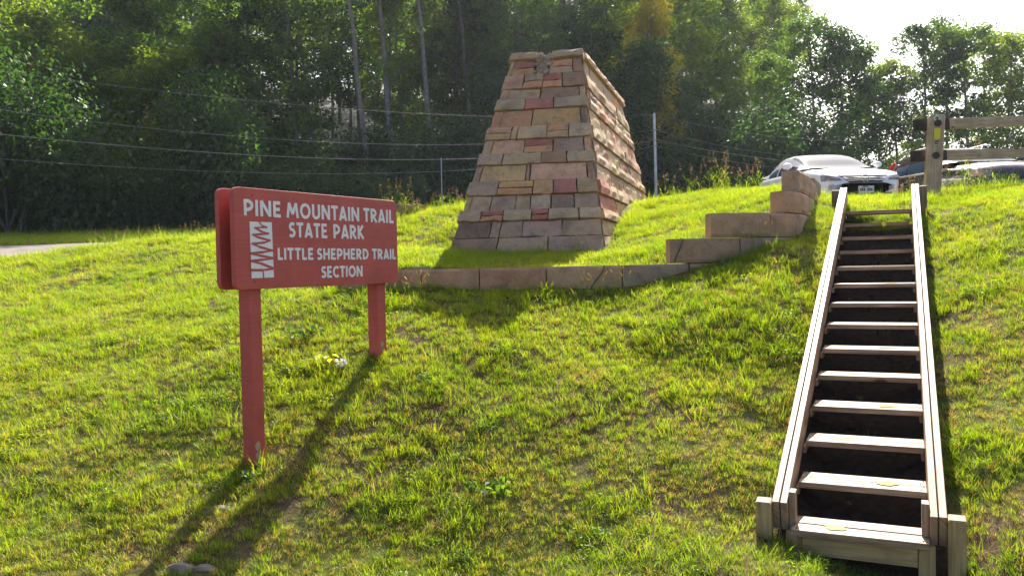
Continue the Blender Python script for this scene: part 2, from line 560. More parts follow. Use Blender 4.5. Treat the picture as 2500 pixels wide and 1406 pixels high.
def height(x, y):
    x, y = np.asarray(x, float), np.asarray(y, float)
    cx, cy = np.clip(x, -13, 13), np.clip(y, 0, 24)
    o, i = T_out(cx, cy), T_in(cx, cy)
    ins = in_poly(cx, cy, WMASK)
    edge = sstep(-2.3, -1.7, cx) * (1 - sstep(12.0, 13.2, cy))
    near = np.where(ins, o + (i - o) * edge, o)
    k = sstep(23, 33, y)
    # the bank is cut away below the flight of stairs
    rx, ry = x - ST0[0], y - ST0[1]
    sa_, la_ = rx * SD[0] + ry * SD[1], np.abs(rx * SS[0] + ry * SS[1])
    cap = ST0[2] + RISE / RUN * sa_ + np.where(la_ < .40, -.22, np.where(la_ < .46, -.22 + (la_ - .40) * 3.6, .0 + (la_ - .46) * 1.1))
    near = np.where((sa_ > .05) & (sa_ < 5.75), np.minimum(near, cap), near)
    bumps = 0.012 * np.sin(x * 5.1 + 1.3 * np.sin(y * 3.7)) + 0.012 * np.sin(y * 6.3 + 1.1 * np.sin(x * 4.1 + 2))
    return near * (1 - k) + h_far(x, y) * k + bumps * (y < 24)


def spaced(a, lo, hi, b, fine, grow):
    r = list(np.arange(lo, hi, fine))
    st, v = fine, hi
    while v < b:
        r.append(v)
        st *= grow
        v += st
    r.append(b)
    st, v, l = fine, lo, []
    while v > a:
        st *= grow
        v -= st
        l.append(max(v, a))
    return np.array(l[::-1] + r)


gx, gy = spaced(-220, -4, 5.2, 220, 0.1, 1.16), spaced(-60, 4.2, 13.6, 420, 0.1, 1.12)
X, Y = np.meshgrid(gx, gy)
Z = height(X, Y)
nx, ny = len(gx), len(gy)
me = bpy.data.meshes.new('ground')
ii = np.arange(nx * ny).reshape(ny, nx)
quads = np.stack([ii[:-1, :-1], ii[:-1, 1:], ii[1:, 1:], ii[1:, :-1]], -1).reshape(-1, 4)
me.from_pydata(np.stack([X, Y, Z], -1).reshape(-1, 3).tolist(), [], quads.tolist())
me.materials.append(M['soil'])
me.materials.append(M['litter'])
cyq = Y.reshape(-1)[quads].mean(1)
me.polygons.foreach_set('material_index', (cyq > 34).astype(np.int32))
me.polygons.foreach_set('use_smooth', np.ones(len(quads), bool))
tag(obj('ground', me, None), kind='structure')


# road behind the crest
def strip(name, xs, y0f, y1f, n, lift, mat, kind='structure'):
    mb = MB()
    vs, fs = [], []
    for x in xs:
        for k in range(n + 1):
            y = y0f(x) + (y1f(x) - y0f(x)) * k / n
            vs.append((x, y, float(height(x, y)) + lift))
    for a in range(len(xs) - 1):
        for k in range(n):
            i0 = a * (n + 1) + k
            fs.append((i0, i0 + n + 1, i0 + n + 2, i0 + 1))
    mb.add(vs, fs)
    return tag(obj(name, mb, mat, None, True), kind=kind)


strip('road', np.linspace(-60, 40, 90), lambda x: 15.9 + 0.03 * (x + 10), lambda x: 20.6 + 0.03 * (x + 12) + max(0, min(3, (x - 2) * .5)), 8, 0.05, M['asphalt'])

# ------------------------------------------------------------------ red trail sign
SG = np.array([-1.8298, 5.5626, 0.5631])
SYAW, SW, SH = 0.525, 1.7458, 0.685
D_ = np.array([math.sin(SYAW), math.cos(SYAW), 0])
N_ = np.array([math.cos(SYAW), -math.sin(SYAW), 0])     # towards the viewer
K_ = np.array([0, 0, 1.0])


def sp(s, h, o=0.0):
    return SG + D_ * s + K_ * h + N_ * o


def rounded(w, h, r, n=6):
    pts = []
    for cx, cy, a0 in ((w - r, -r, 90), (r, -r, 180), (r, -h + r, 270), (w - r, -h + r, 0)):
        pass
    for cx, cy, a0 in ((w - r, -r, 0), (r, -r, 90), (r, -h + r, 180), (w - r, -h + r, 270)):
        for k in range(n + 1):
            a = math.radians(a0 + 90 * k / n)
            pts.append((cx + r * math.cos(a), cy + r * math.sin(a)))
    return pts


def slab(mb, poly, fn, o0, o1, mi=0, ch=0.0, ctr=None):
    """a flat plate with the outline poly in the sign's plane, from offset o0 (back) to o1 (face)"""
    n = len(poly)
    P = np.array(poly)
    c = P.mean(0) if ctr is None else ctr
    if ch:
        q = P + (c - P) / np.maximum(np.linalg.norm(c - P, axis=1)[:, None], 1e-6) * ch
        rings = [(P, o0), (P, o1 - ch), (q, o1)]
    else:
        rings = [(P, o0), (P, o1)]
    vs = [fn(a, b_, o) for R_, o in rings for a, b_ in R_]
    fs = [tuple(range(n))[::-1], tuple((len(rings) - 1) * n + k for k in range(n))]
    for r in range(len(rings) - 1):
        for k in range(n):
            k2 = (k + 1) % n
            fs.append((r * n + k, r * n + k2, (r + 1) * n + k2, (r + 1) * n + k))
    mb.add(vs, fs, mi)


zbase = float(height(-1.79, 5.63))
sign = empty('trail_sign', sp(0.8, 0) * np.array([1, 1, 0]) + np.array([0, 0, zbase]),
             'dark red double sided park sign with white lettering on two red posts', 'sign')
mb = MB()
slab(mb, rounded(SW, SH, 0.05), sp, -0.036, 0.0, 0, 0.004)
front = obj('front_board', mb, M['red'], sign)
mb = MB()
slab(mb, rounded(SW, SH, 0.05), sp, -0.036 - 0.142, -0.142, 0, 0.004)
obj('back_board', mb, M['red'], sign)
for s0 in (0.145, 1.505):
    c = sp(s0 + .055, 0, -0.089)
    zb = float(height(c[0], c[1])) - 0.25
    zt = SG[2] - 0.06
    mb = MB()
    mb.box([c[0], c[1], (zt + zb) / 2], K_, D_, np.cross(K_, D_), (zt - zb) / 2, 0.055, 0.0525, 0.005)
    po = obj('post', mb, M['red'], sign)
    for _ in range(3):
        q_ = MB()
        h_ = float(height(c[0], c[1])) + random.uniform(.03, .12)
        w_ = random.uniform(.012, .03)
        o_ = random.uniform(-.03, .02)
        base_ = np.array([c[0], c[1], 0]) + N_ * (.0525 + .0012)
        pts_ = [base_ + D_ * (o_ + w_ * math.cos(a) * random.uniform(.6, 1.2)) + K_ * (h_ + w_ * 1.2 * math.sin(a) * random.uniform(.6, 1.2)) for a in np.linspace(0, 2 * math.pi, 10)[:-1]]
        q_.add(pts_, [tuple(range(9))])
        obj('bare_patch', q_, M['mortar_tan'], po)
for s0, h0 in ((0.165, -0.05), (1.62, -0.05), (0.165, -0.635), (1.62, -0.635), (0.55, -.05), (1.1, -.635)):
    mb = MB()
    slab(mb, [(s0 + .007 * math.cos(a), h0 + .007 * math.sin(a)) for a in np.linspace(0, 2 * math.pi, 9)[:-1]], sp, -0.001, 0.002)
    obj('screw', mb, M['screw'], front)

# letters: stroke skeletons in a unit-high box
def arc(cx, cy, rx, ry, a0, a1, n=10):
    return [(cx + rx * math.cos(math.radians(a0 + (a1 - a0) * k / n)), cy + ry * math.sin(math.radians(a0 + (a1 - a0) * k / n))) for k in range(n + 1)]


GLY = {
    'P': (.58, [[(.10, 0), (.09, 1)], [(.1, .91)] + arc(.2, .64, .30, .27, 90, -90, 9) + [(.1, .37)]]),
    'I': (.2, [[(.10, 0), (.10, 1)]]),
    'N': (.70, [[(.10, 0), (.09, .98)], [(.09, .97), (.60, .04)], [(.60, 0), (.61, 1)]]),
    'E': (.52, [[(.10, 0), (.10, 1)], [(.1, .91), (.47, .91)], [(.1, .5), (.43, .5)], [(.1, .09), (.49, .08)]]),
    'M': (.92, [[(.09, 0), (.22, .98)], [(.21, .97), (.46, .25)], [(.46, .25), (.72, .97)], [(.71, .98), (.84, 0)]]),
    'O': (.82, [arc(.41, .5, .32, .42, 90, 450, 24)]),
    'U': (.66, [[(.10, 1), (.10, .36)] + arc(.33, .33, .23, .25, 180, 360, 9) + [(.56, .36), (.56, 1)]]),
    'T': (.56, [[(.28, 0), (.28, 1)], [(.01, .91), (.55, .91)]]),
    'A': (.66, [[(.07, 0), (.33, .98)], [(.33, .98), (.59, 0)], [(.17, .24), (.49, .24)]]),
    'R': (.60, [[(.10, 0), (.09, 1)], [(.1, .91)] + arc(.2, .68, .27, .23, 90, -90, 9) + [(.12, .45)], [(.22, .46), (.54, 0)]]),
    'L': (.46, [[(.10, 0), (.10, 1)], [(.1, .09), (.44, .09)]]),
    'S': (.50, [arc(.27, .70, .18, .21, 35, 235, 10) + [(.25, .52)] + arc(.22, .29, .20, .21, 62, -145, 11)]),
    'K': (.58, [[(.10, 0), (.10, 1)], [(.50, .99), (.17, .53)], [(.17, .53), (.54, .01)]]),
    'H': (.66, [[(.10, 0), (.10, 1)], [(.56, 0), (.56, 1)], [(.1, .5), (.56, .5)]]),
    'D': (.68, [[(.10, 0), (.10, 1)], [(.1, .91), (.2, .91)] + arc(.22, .5, .34, .41, 90, -90, 12) + [(.1, .09)]]),
    'C': (.66, [arc(.40, .5, .31, .41, 48, 312, 16)]),
}


def ribbon(mb, pts, w, fn, o0, o1, mi=0):
    P = np.array(pts, float)
    closed = np.linalg.norm(P[0] - P[-1]) < 1e-6
    L, R_ = [], []
    n = len(P)
    for i in range(n):
        if closed:
            t = P[(i + 1) % (n - 1)] - P[(i - 1) % (n - 1)]
        else:
            t = P[min(i + 1, n - 1)] - P[max(i - 1, 0)]
        t /= np.linalg.norm(t) + 1e-9
        q = np.array([-t[1], t[0]]) * w / 2
        L.append(P[i] + q)
        R_.append(P[i] - q)
    vs = [fn(a, b_, o) for o in (o0, o1) for S_ in (L, R_) for a, b_ in S_]
    fs = []
    for i in range(n - 1):
        l0, r0, l1, r1 = i, n + i, 2 * n + i, 3 * n + i
        fs += [(l1, r1, r1 + 1, l1 + 1), (l0, l1, l1 + 1, l0 + 1), (r0, r0 + 1, r1 + 1, r1)]
    fs += [(0, n, 3 * n, 2 * n), (n - 1, 3 * n - 1, 4 * n - 1, 2 * n - 1)]
    mb.add(vs, fs, mi)


def word(txt, s0, s1, ht, hb, parent, wgt=0.19):
    H = ht - hb
    gap = 0.10
    tot = sum(GLY[ch][0] for ch in txt) + gap * (len(txt) - 1)
    k = (s1 - s0) / tot
    x = s0
    for ch in txt:
        wd, strokes = GLY[ch]
        for nm, extra, o1, mat in (('letter_groove', 0.007, 0.0008, M['red_groove']), ('letter', 0, 0.0022, M['white'])):
            if nm == 'letter_groove':
                continue
            mb = MB()
            for q, st in enumerate(strokes):
                pts = [(x + a * k, hb + b_ * H) for a, b_ in st]
                ribbon(mb, pts, wgt * (H * .55 + k * .45) * .98 + extra, sp, -0.001, o1 + q * 0.00025)
            obj(nm, mb, mat, parent)
        x += (wd + gap) * k


for txt, s0, s1 in (('PINE', .085, .425), ('MOUNTAIN', .475, 1.262), ('TRAIL', 1.313, 1.700)):
    word(txt, s0, s1, -.079, -.188, front)
for txt, s0, s1 in (('STATE', .497, .892), ('PARK', .958, 1.312)):
    word(txt, s0, s1, -.219, -.326, front)
for txt, s0, s1 in (('LITTLE', .381, .737), ('SHEPHERD', .776, 1.366), ('TRAIL', 1.408, 1.718)):
    word(txt, s0, s1, -.403, -.487, front, .2)
word('SECTION', .817, 1.285, -.537, -.623, front, .2)
# emblem: white block cut by a red zigzag ridge line
mb = MB()
slab(mb, [(.340, -.609), (.334, -.226), (.134, -.228), (.139, -.610)], sp, -.001, .002, 0)
emb = obj('emblem', mb, M['white'], front)
zz = [(.216, -.222), (.246, -.256), (.284, -.262), (.180, -.268), (.236, -.292), (.300, -.305), (.160, -.316), (.200, -.331), (.312, -.353), (.258, -.368),
      (.152, -.377), (.219, -.398), (.331, -.422), (.250, -.433), (.132, -.443), (.217, -.457), (.343, -.476), (.235, -.486), (.134, -.494), (.232, -.513), (.343, -.548),
      (.235, -.557), (.134, -.555)]
mb = MB()
for q, (a, b_) in enumerate(zip(zz[:-1], zz[1:])):
    dx = np.array(b_) - np.array(a)
    dx = dx / np.linalg.norm(dx) * .006
    wseg = .010 + .005 * (q / len(zz)) + (.004 if q % 2 else 0)
    ribbon(mb, [np.array(a) - dx, np.array(b_) + dx], wseg, sp, .001, .0032 + (q % 3) * .0003)
ribbon(mb, [(.236, -.552), (.243, -.580), (.243, -.612)], .010, sp, .001, .0042)
obj('ridge_line', mb, M['red'], emb)

# ------------------------------------------------------------------ stone monument
MB_ = np.array([[1.086, 9.90, .207], [-.745, 10.221, .207], [1.042, 16.519, .207], [2.873, 16.198, .207]])     # near, left, back left, back right
MT_ = np.array([[.980, 11.231, 2.787], [.071, 11.391, 2.787], [1.148, 15.188, 2.787], [2.057, 15.028, 2.787]])
drop = 0.30      # foundations below the turf
MB_d = MB_ - (MT_ - MB_) / 2.58 * drop
mon = empty('stone_monument', (1.1, 13.8, 0.2), 'tapering monument of tan and red sandstone courses with broken cap on grassy slope', 'monument')
cols = dict(t=(.50, .335, .20), g=(.47, .335, .215), r=(.42, .18, .135), o=(.55, .28, .15), b=(.35, .215, .135), p=(.58, .335, .215), v=(.41, .275, .185), d=(.28, .185, .13), y=(.53, .33, .155))


def tcr(y):                         # crop row of the near corner -> fraction of the height
    k = (643 - (100 + y / 2.51)) / F
    return (9.9 * k - .207) / (2.58 - 1.331 * k)


rows = [62, 104, 190, 275, 338, 403, 505, 583, 668, 737, 838, 925, 1018, 1085, 1185, 1300]
TB = [tcr(y) for y in rows]
proud = [.036, .0, .015, 0, .02, 0, .02, 0, .02, 0, .022, 0, .027, 0, .006]
# per course: left edge, right edge in the crop, then stones (x0, x1, colours from top to bottom layer)
FRONT = [
    (517, 942, [(517, 672, 't'), (762, 942, 'g')]),
    (522, 943, [(522, 548, 't'), (548, 672, 'ro'), (672, 755, 'm'), (755, 890, 'ot'), (890, 943, 'b')]),
    (462, 950, [(462, 580, 'p'), (580, 702, 'go'), (702, 820, 'ro'), (820, 950, 'b')]),
    (440, 950, [(440, 487, 't'), (487, 682, 't'), (682, 916, 'b'), (916, 950, 't')]),
    (405, 970, [(405, 585, 'g'), (585, 766, 'r'), (766, 970, 'g')]),
    (362, 965, [(362, 425, 'o'), (425, 615, 'o'), (615, 920, 'y'), (920, 965, 'b')]),
    (333, 980, [(333, 486, 'pt'), (486, 526, 't'), (526, 712, 't'), (712, 848, 'ot'), (848, 980, 'g')]),
    (305, 985, [(305, 362, 't'), (362, 566, 'p'), (566, 748, 'ro'), (748, 938, 'v'), (938, 985, 'p')]),
    (273, 995, [(273, 426, 'g'), (426, 672, 't'), (672, 833, 'b'), (833, 995, 'g')]),
    (248, 990, [(248, 290, 't'), (290, 570, 'y'), (570, 596, 'g'), (596, 946, 'p'), (946, 990, 'b')]),
    (208, 1002, [(208, 390, 'g'), (390, 612, 'yo'), (612, 738, 'y'), (738, 884, 'r'), (884, 1002, 't')]),
    (184, 1005, [(184, 222, 't'), (222, 347, 't'), (347, 504, 'v'), (504, 595, 't'), (595, 720, 'g'), (720, 862, 'd'), (862, 1005, 'v')]),
    (148, 1030, [(148, 282, 'g'), (282, 426, 'ro'), (426, 607, 'g'), (607, 712, 'rr'), (712, 904, 'g'), (904, 1030, 'g')]),
    (118, 1030, [(118, 337, 'd'), (337, 400, 'v'), (400, 542, 'v'), (542, 790, 'v'), (790, 1030, 'v')]),
    (100, 1040, [(100, 392, 'b'), (392, 706, 't'), (706, 1040, 'v')]),
]


def face_pt(A0, B0, A1, B1, u, t):
    return (A0 + (B0 - A0) * u) * (1 - t) + (A1 + (B1 - A1) * u) * t


def stone_mesh(quad, nrm, depth, rough, gap=0.007, ch=0.012, nx=4, ny=3):
    """quad: bottom-left, bottom-right, top-right, top-left of the face"""
    q = np.array(quad)
    c = q.mean(0)
    w, h = np.linalg.norm(q[1] - q[0]), np.linalg.norm(q[3] - q[0])
    eu, ev = (q[1] - q[0]) / w, (q[3] - q[0]) / h
    nx = 5 if w > .5 else nx
    vs = []
    jit = [(random.uniform(-1, 1) * gap * .4, random.uniform(-1, 1) * gap * .4) for _ in range(4)]
    q = np.array([q[0] + eu * (gap + jit[0][0]) + ev * (gap + jit[0][1]), q[1] - eu * (gap + jit[1][0]) + ev * (gap + jit[1][1]),
                  q[2] - eu * (gap + jit[2][0]) - ev * (gap + jit[2][1]), q[3] + eu * (gap + jit[3][0]) - ev * (gap + jit[3][1])])
    for j in range(ny):
        b_ = j / (ny - 1)
        for i in range(nx):
            a = i / (nx - 1)
            P = q[0] * (1 - a) * (1 - b_) + q[1] * a * (1 - b_) + q[2] * a * b_ + q[3] * (1 - a) * b_
            edge = i in (0, nx - 1) or j in (0, ny - 1)
            d = random.uniform(-.3, 1) * rough - (ch if edge else 0)
            if edge:
                P = P + eu * random.uniform(-1, 1) * rough * .25 + ev * random.uniform(-1, 1) * rough * .25
            vs.append(P + nrm * d)
    per = [i for i in range(nx)] + [j * nx + nx - 1 for j in range(1, ny)] + [(ny - 1) * nx + i for i in range(nx - 2, -1, -1)] + [j * nx for j in range(ny - 2, 0, -1)]
    nb = len(vs)
    vs += [vs[k] - nrm * depth for k in per]
    fs = [(j * nx + i, j * nx + i + 1, (j + 1) * nx + i + 1, (j + 1) * nx + i) for j in range(ny - 1) for i in range(nx - 1)]
    n = len(per)
    for k in range(n):
        k2 = (k + 1) % n
        fs.append((per[k2], per[k], nb + k, nb + k2))
    m_ = MB()
    m_.add(vs, fs)
    return m_


def lay_stone(quad, nrm, depth, rough, key):
    c = np.array(cols[key]) * random.uniform(.88, 1.1) * np.array([1, random.uniform(.97, 1.04), random.uniform(.94, 1.05)])
    obj('stone', stone_mesh(quad, nrm, depth, rough), M['stone'], mon, False, tuple(c))


def face_normal(A0, B0, A1):
    n = np.cross(B0 - A0, A1 - A0)
    return n / np.linalg.norm(n)


LB, NB_, BL, BR_ = MB_[1], MB_[0], MB_[2], MB_[3]
LT, NT, BLT, BRT = MT_[1], MT_[0], MT_[2], MT_[3]
nF = face_normal(LB, NB_, LT)
nR = face_normal(NB_, BR_, NT)
nL = face_normal(BL, LB, BLT)
nB = face_normal(BR_, BL, BRT)
for k, (xl, xr, stones) in enumerate(FRONT):
    t1, t0 = TB[k], TB[k + 1]
    pr = proud[k]
    for (x0, x1, cs) in stones:
        u0, u1 = (x0 - xl) / (xr - xl), (x1 - xl) / (xr - xl)
        if cs == 'm':
            continue
        for j, cc in enumerate(cs):
            ta = t1 - (t1 - t0) * j / len(cs)
            tb = t1 - (t1 - t0) * (j + 1) / len(cs)
            def fp(u, t):
                P = face_pt(LB, NB_, LT, NT, u, t) + nF * pr
                if u > .995:
                    P = P + nR * (pr + .004)
                if u < .005:
                    P = P + nL * (pr + .004)
                return P
            lay_stone([fp(u0, tb), fp(u1, tb), fp(u1, ta), fp(u0, ta)], nF, .14 + pr, .017, cc)
pool = 'ttggopvbytbtpgrtbg'
for (A0, B0, A1, B1, nrm, lens, rough, s_in) in ((NB_, BR_, NT, BRT, nR, (.55, 1.35), .015, .16), (BL, LB, BLT, LT, nL, (1.0, 1.9), .02, .02), (BR_, BL, BRT, BLT, nB, (.5, .9), .02, .16)):
    for k in range(len(proud)):
        t1, t0 = TB[k], TB[k + 1]
        pr = proud[k]
        L0 = np.linalg.norm(face_pt(A0, B0, A1, B1, 1, (t0 + t1) / 2) - face_pt(A0, B0, A1, B1, 0, (t0 + t1) / 2))
        s = s_in
        while s < L0 - s_in:
            ln = random.uniform(*lens) * (0.6 if k < 2 else 1)
            e = L0 - s_in if s + ln > L0 - s_in - lens[0] * .6 else s + ln
            ua, ub = s / L0, e / L0
            jt = random.uniform(0, .008)
            def fp(u, t):
                return face_pt(A0, B0, A1, B1, u, t) + nrm * (pr * 1.3 + jt)
            lay_stone([fp(ua, t0), fp(ub, t0), fp(ub, t1), fp(ua, t1)], nrm, .14 + pr, rough, random.choice(pool) if k else random.choice('gt'))
            s = e
# mortar core, the cap's rubble fill and the broken lump at the front of the cap
mb = MB()
ctr0, ctr1 = MB_d.mean(0), MT_.mean(0)
bb = [p + (ctr0 - p) / np.linalg.norm(ctr0 - p) * .05 for p in MB_d]
tt = [p + (ctr1 - p) / np.linalg.norm(ctr1 - p) * .06 - np.array([0, 0, .045]) for p in MT_]
mb.add(bb + tt, [(0, 3, 2, 1)[::-1], (4, 5, 6, 7)[::-1], (0, 1, 5, 4)[::-1], (1, 2, 6, 5)[::-1], (2, 3, 7, 6)[::-1], (3, 0, 4, 7)[::-1]])
obj('mortar_core', mb, M['mortar'], mon)
mb = MB()
vs, nu_, nt_ = [], 7, 9
for jj in range(nt_):
    tq = .868 + (.998 - .868) * jj / (nt_ - 1)
    f = jj / (nt_ - 1)
    ua, ub = .40 - .03 * f, .50 + .085 * f
    for ii_ in range(nu_):
        a = ii_ / (nu_ - 1)
        rim = .028 if ii_ in (0, nu_ - 1) or jj > nt_ - 3 else -.012
        vs.append(face_pt(LB, NB_, LT, NT, ua + (ub - ua) * a + random.uniform(-.008, .008), tq) + nF * (rim + random.uniform(-.012, .014)))
fs_ = [(j_ * nu_ + i_, j_ * nu_ + i_ + 1, (j_ + 1) * nu_ + i_ + 1, (j_ + 1) * nu_ + i_) for j_ in range(nt_ - 1) for i_ in range(nu_ - 1)]
mb.add(vs, fs_)
obj('mortar_bed', mb, M['mortar_tan'], mon)
mb = MB()
for _ in range(34):
    q = random.random()
    if q < .5:
        u, t = random.uniform(.37, .60), random.uniform(.982, 1.012)
    else:
        t = random.uniform(.89, .99)
        f = (t - .868) / .13
        u = .505 + .085 * f + random.uniform(-.012, .012) if q < .82 else .39 - .03 * f
    P = face_pt(LB, NB_, LT, NT, u, t) + nF * random.uniform(.0, .04)
    r = random.uniform(.012, .030)
    a, c3 = random.uniform(0, 3), random.uniform(-.4, .4)
    ax = np.array([math.cos(a), math.sin(a), c3]); ax /= np.linalg.norm(ax)
    ay = np.cross(ax, (0, 0, 1)); ay /= np.linalg.norm(ay)
    mb.box(P, ax, ay, np.cross(ax, ay), r, r * .8, r * .7, r * .35)
o = obj('broken_mortar', mb, M['rubble'], mon)
o['kind'] = 'stuff'
mb = MB()
top_c = MT_.mean(0)
n_u, n_v = 5, 12
vs = []
for j in range(n_v + 1):
    for i in range(n_u + 1):
        a, b_ = i / n_u, j / n_v
        P = MT_[0] * (1 - a) * (1 - b_) + MT_[1] * a * (1 - b_) + MT_[2] * a * b_ + MT_[3] * (1 - a) * b_
        P = P + (top_c - P) * .02 + np.array([0, 0, random.uniform(-.04, .015)])
        vs.append(P)
mb.add(vs, [(j * (n_u + 1) + i, (j + 1) * (n_u + 1) + i, (j + 1) * (n_u + 1) + i + 1, j * (n_u + 1) + i + 1)[::-1] for j in range(n_v) for i in range(n_u)])
obj('cap_fill', mb, M['rubble'], mon)

# ------------------------------------------------------------------ retaining wall of long blocks
seg = np.linalg.norm(np.diff(WPATH, axis=0), axis=1)
CUM = np.append(0, np.cumsum(seg))


def wp(s):
    s = np.clip(s, 0, CUM[-1])
    i = min(np.searchsorted(CUM, s, 'right') - 1, len(seg) - 1)
    f = (s - CUM[i]) / seg[i]
    a = WPATH[i] * (1 - f) + WPATH[i + 1] * f
    t = WPATH[i + 1] - WPATH[i]
    if f > .5 and i + 2 < len(WPATH):
        t2 = WPATH[i + 2] - WPATH[i + 1]
        t = t / np.linalg.norm(t) * (1.5 - f) + t2 / np.linalg.norm(t2) * (f - .5)
    elif f < .5 and i > 0:
        t2 = WPATH[i] - WPATH[i - 1]
        t = t / np.linalg.norm(t) * (.5 + f) + t2 / np.linalg.norm(t2) * (.5 - f)
    t = t / np.linalg.norm(t)
    return a, np.array([-t[1], t[0]])


def s_of(u, z):
    ss_ = np.linspace(0, CUM[-1], 900)
    us = [px([*wp(s)[0], z])[0] for s in ss_]
    return float(ss_[int(np.argmin(np.abs(np.array(us) - u)))])


rw = empty('retaining_wall', (0.5, 8.4, -.3), 'low stepped retaining wall of long tan stone blocks below the monument', 'wall')
HC = .245


def wall_block(s0, s1, z0, z1, key, parent, thick=.2, path=wp, slope=0):
    n = max(3, int((s1 - s0) / .16) + 1)
    g = .006
    rows_ = []
    c1 = .012
    prof = [(0.0, z0 + c1, c1), (0, 0, 0)]
    vs = []
    ss_ = np.linspace(s0 + g, s1 - g, n)
    for i, s in enumerate(ss_):
        a, nn = path(s)
        e = c1 if i in (0, n - 1) else 0
        r = lambda k=.010: random.uniform(-1, 1) * k
        za, zb = z0 + .003, z1 - .003 + slope * (s - s0)
        for (o, z) in ((c1 + e, za), (e + r(), za + c1 + .02), (e + r(), (za + zb) / 2), (e + r(), zb - c1 - .015), (c1 + e + r(.004), zb), (thick, zb), (thick, za)):
            vs.append((a[0] + nn[0] * o, a[1] + nn[1] * o, z))
    m_ = 7
    fs = [(i * m_ + j, i * m_ + (j + 1) % m_, (i + 1) * m_ + (j + 1) % m_, (i + 1) * m_ + j)[::-1] for i in range(n - 1) for j in range(m_)]
    fs += [tuple(range(m_))[::-1], tuple((n - 1) * m_ + j for j in range(m_))]
    q = MB()
    q.add(vs, fs)
    c = np.array(key) * random.uniform(.9, 1.1)
    return obj('wall_block', q, M['stone'], parent, False, tuple(c))


tanb, gryb, redb = (.43, .28, .165), (.38, .27, .175), (.40, .235, .14)
j1 = [0.0] + [s_of(u, -.1) for u in (905, 1028, 1170, 1333, 1520, 1683)] + [s_of(1683, -.1) + .62, CUM[7]]
for i, (a, b_) in enumerate(zip(j1[:-1], j1[1:])):
    wall_block(a, b_, -.015 - HC - .02, -.015, (gryb, tanb, tanb, redb, tanb, gryb, tanb, redb)[i % 8], rw)
j2 = [s_of(1635, .1), s_of(1808, .1), s_of(1900, .1), CUM[6] + .1, CUM[8] - .2]
for i, (a, b_) in enumerate(zip(j2[:-1], j2[1:])):
    wall_block(a, b_, -.012, -.012 + HC, (tanb, gryb, tanb, gryb)[i], rw)
j3 = [s_of(1735, .4), s_of(1882, .4), s_of(1940, .4) + .05, CUM[7] + .2, CUM[8] + .1]
for i, (a, b_) in enumerate(zip(j3[:-1], j3[1:])):
    wall_block(a, b_, -.009 + HC, -.009 + 2 * HC, (tanb, tanb, gryb, gryb)[i], rw)
j4 = [s_of(1921, .6), CUM[7] + .25, CUM[9] - .2]
for i, (a, b_) in enumerate(zip(j4[:-1], j4[1:])):
    wall_block(a, b_, -.006 + 2 * HC, -.006 + 2.92 * HC, (tanb, gryb)[i], rw)
j5 = [s_of(1954, .85), CUM[7] + .55, CUM[9] - .1]
for i, (a, b_) in enumerate(zip(j5[:-1], j5[1:])):
    wall_block(a, b_, -.003 + 2.92 * HC, -.003 + 3.85 * HC, (gryb, tanb)[i], rw)
wall_block(CUM[9] - .08, CUM[10], 3.2 * HC, 4.2 * HC, gryb, rw)
for pts_ in ([(1476, 648), (1470, 664), (1458, 680), (1447, 693), (1441, 706)], [(1668, 583), (1662, 604), (1652, 622), (1647, 640)]):
    mb = MB()
    P_ = []
    for (u_, v_) in pts_:
        s_ = s_of(u_, 0)
        a_, n_ = wp(s_)
        d_ = at(u_, v_, 1.0)
        P_.append((a_[0] - n_[0] * .004, a_[1] - n_[1] * .004, d_[2] * a_[1]))
    mb.tube(P_, .007, 4)
    obj('crack', mb, M['mortar'], rw)
# short wall of two blocks behind the sign's far end
sw = empty('block_wall', (-1.75, 12.1, .5), 'short tan stone block wall on the grass behind the sign\'s far end', 'wall')
pA, pB = at(905, 490, 12.2), at(1045, 505, 12.9)
dv = (pB - pA)[:2]
Lw = np.linalg.norm(dv)


def wp2(s):
    t = dv / Lw
    return pA[:2] + t * s, np.array([-t[1], t[0]])


for a, b_ in ((0, .48 * Lw), (.48 * Lw, Lw)):
    wall_block(a, b_, pA[2] - .33, pA[2] - .02 + (pB[2] - pA[2]) * 0, gryb, sw, .2, wp2)

# ------------------------------------------------------------------ timber stairs
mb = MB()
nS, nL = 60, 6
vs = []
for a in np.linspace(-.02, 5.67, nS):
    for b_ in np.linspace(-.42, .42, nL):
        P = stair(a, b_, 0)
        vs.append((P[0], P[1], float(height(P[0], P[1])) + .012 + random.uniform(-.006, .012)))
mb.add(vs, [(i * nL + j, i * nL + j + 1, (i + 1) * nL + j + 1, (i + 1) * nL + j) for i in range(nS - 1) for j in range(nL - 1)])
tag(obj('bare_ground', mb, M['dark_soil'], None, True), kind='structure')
stairs = empty('timber_stairs', stair(0, 0, -.15), 'weathered open riser wooden stairs with thick side rails climbing the grassy bank', 'stairs')
SLd = SD * RUN + np.array([0, 0, RISE]); SLd = SLd / np.linalg.norm(SLd)
SUp = np.cross(SS, SLd)
if SUp[2] < 0:
    SUp = -SUp
for i in range(NTREAD):
    tw = .340
    for j, (a, b_) in enumerate(((0, .129), (.135, .264))):
        mb = MB()
        dz = random.uniform(-.002, .003)
        mb.box(stair(i * RUN, 0, 0) * np.array([1, 1, 0]) + SD * ((a + b_) / 2) + np.array([0, 0, ST0[2] + RISE * i - .018 + dz]), SS, SD, K_, tw, (b_ - a) / 2, .018, .004)
        obj('tread_plank', mb, M['wood'], stairs)
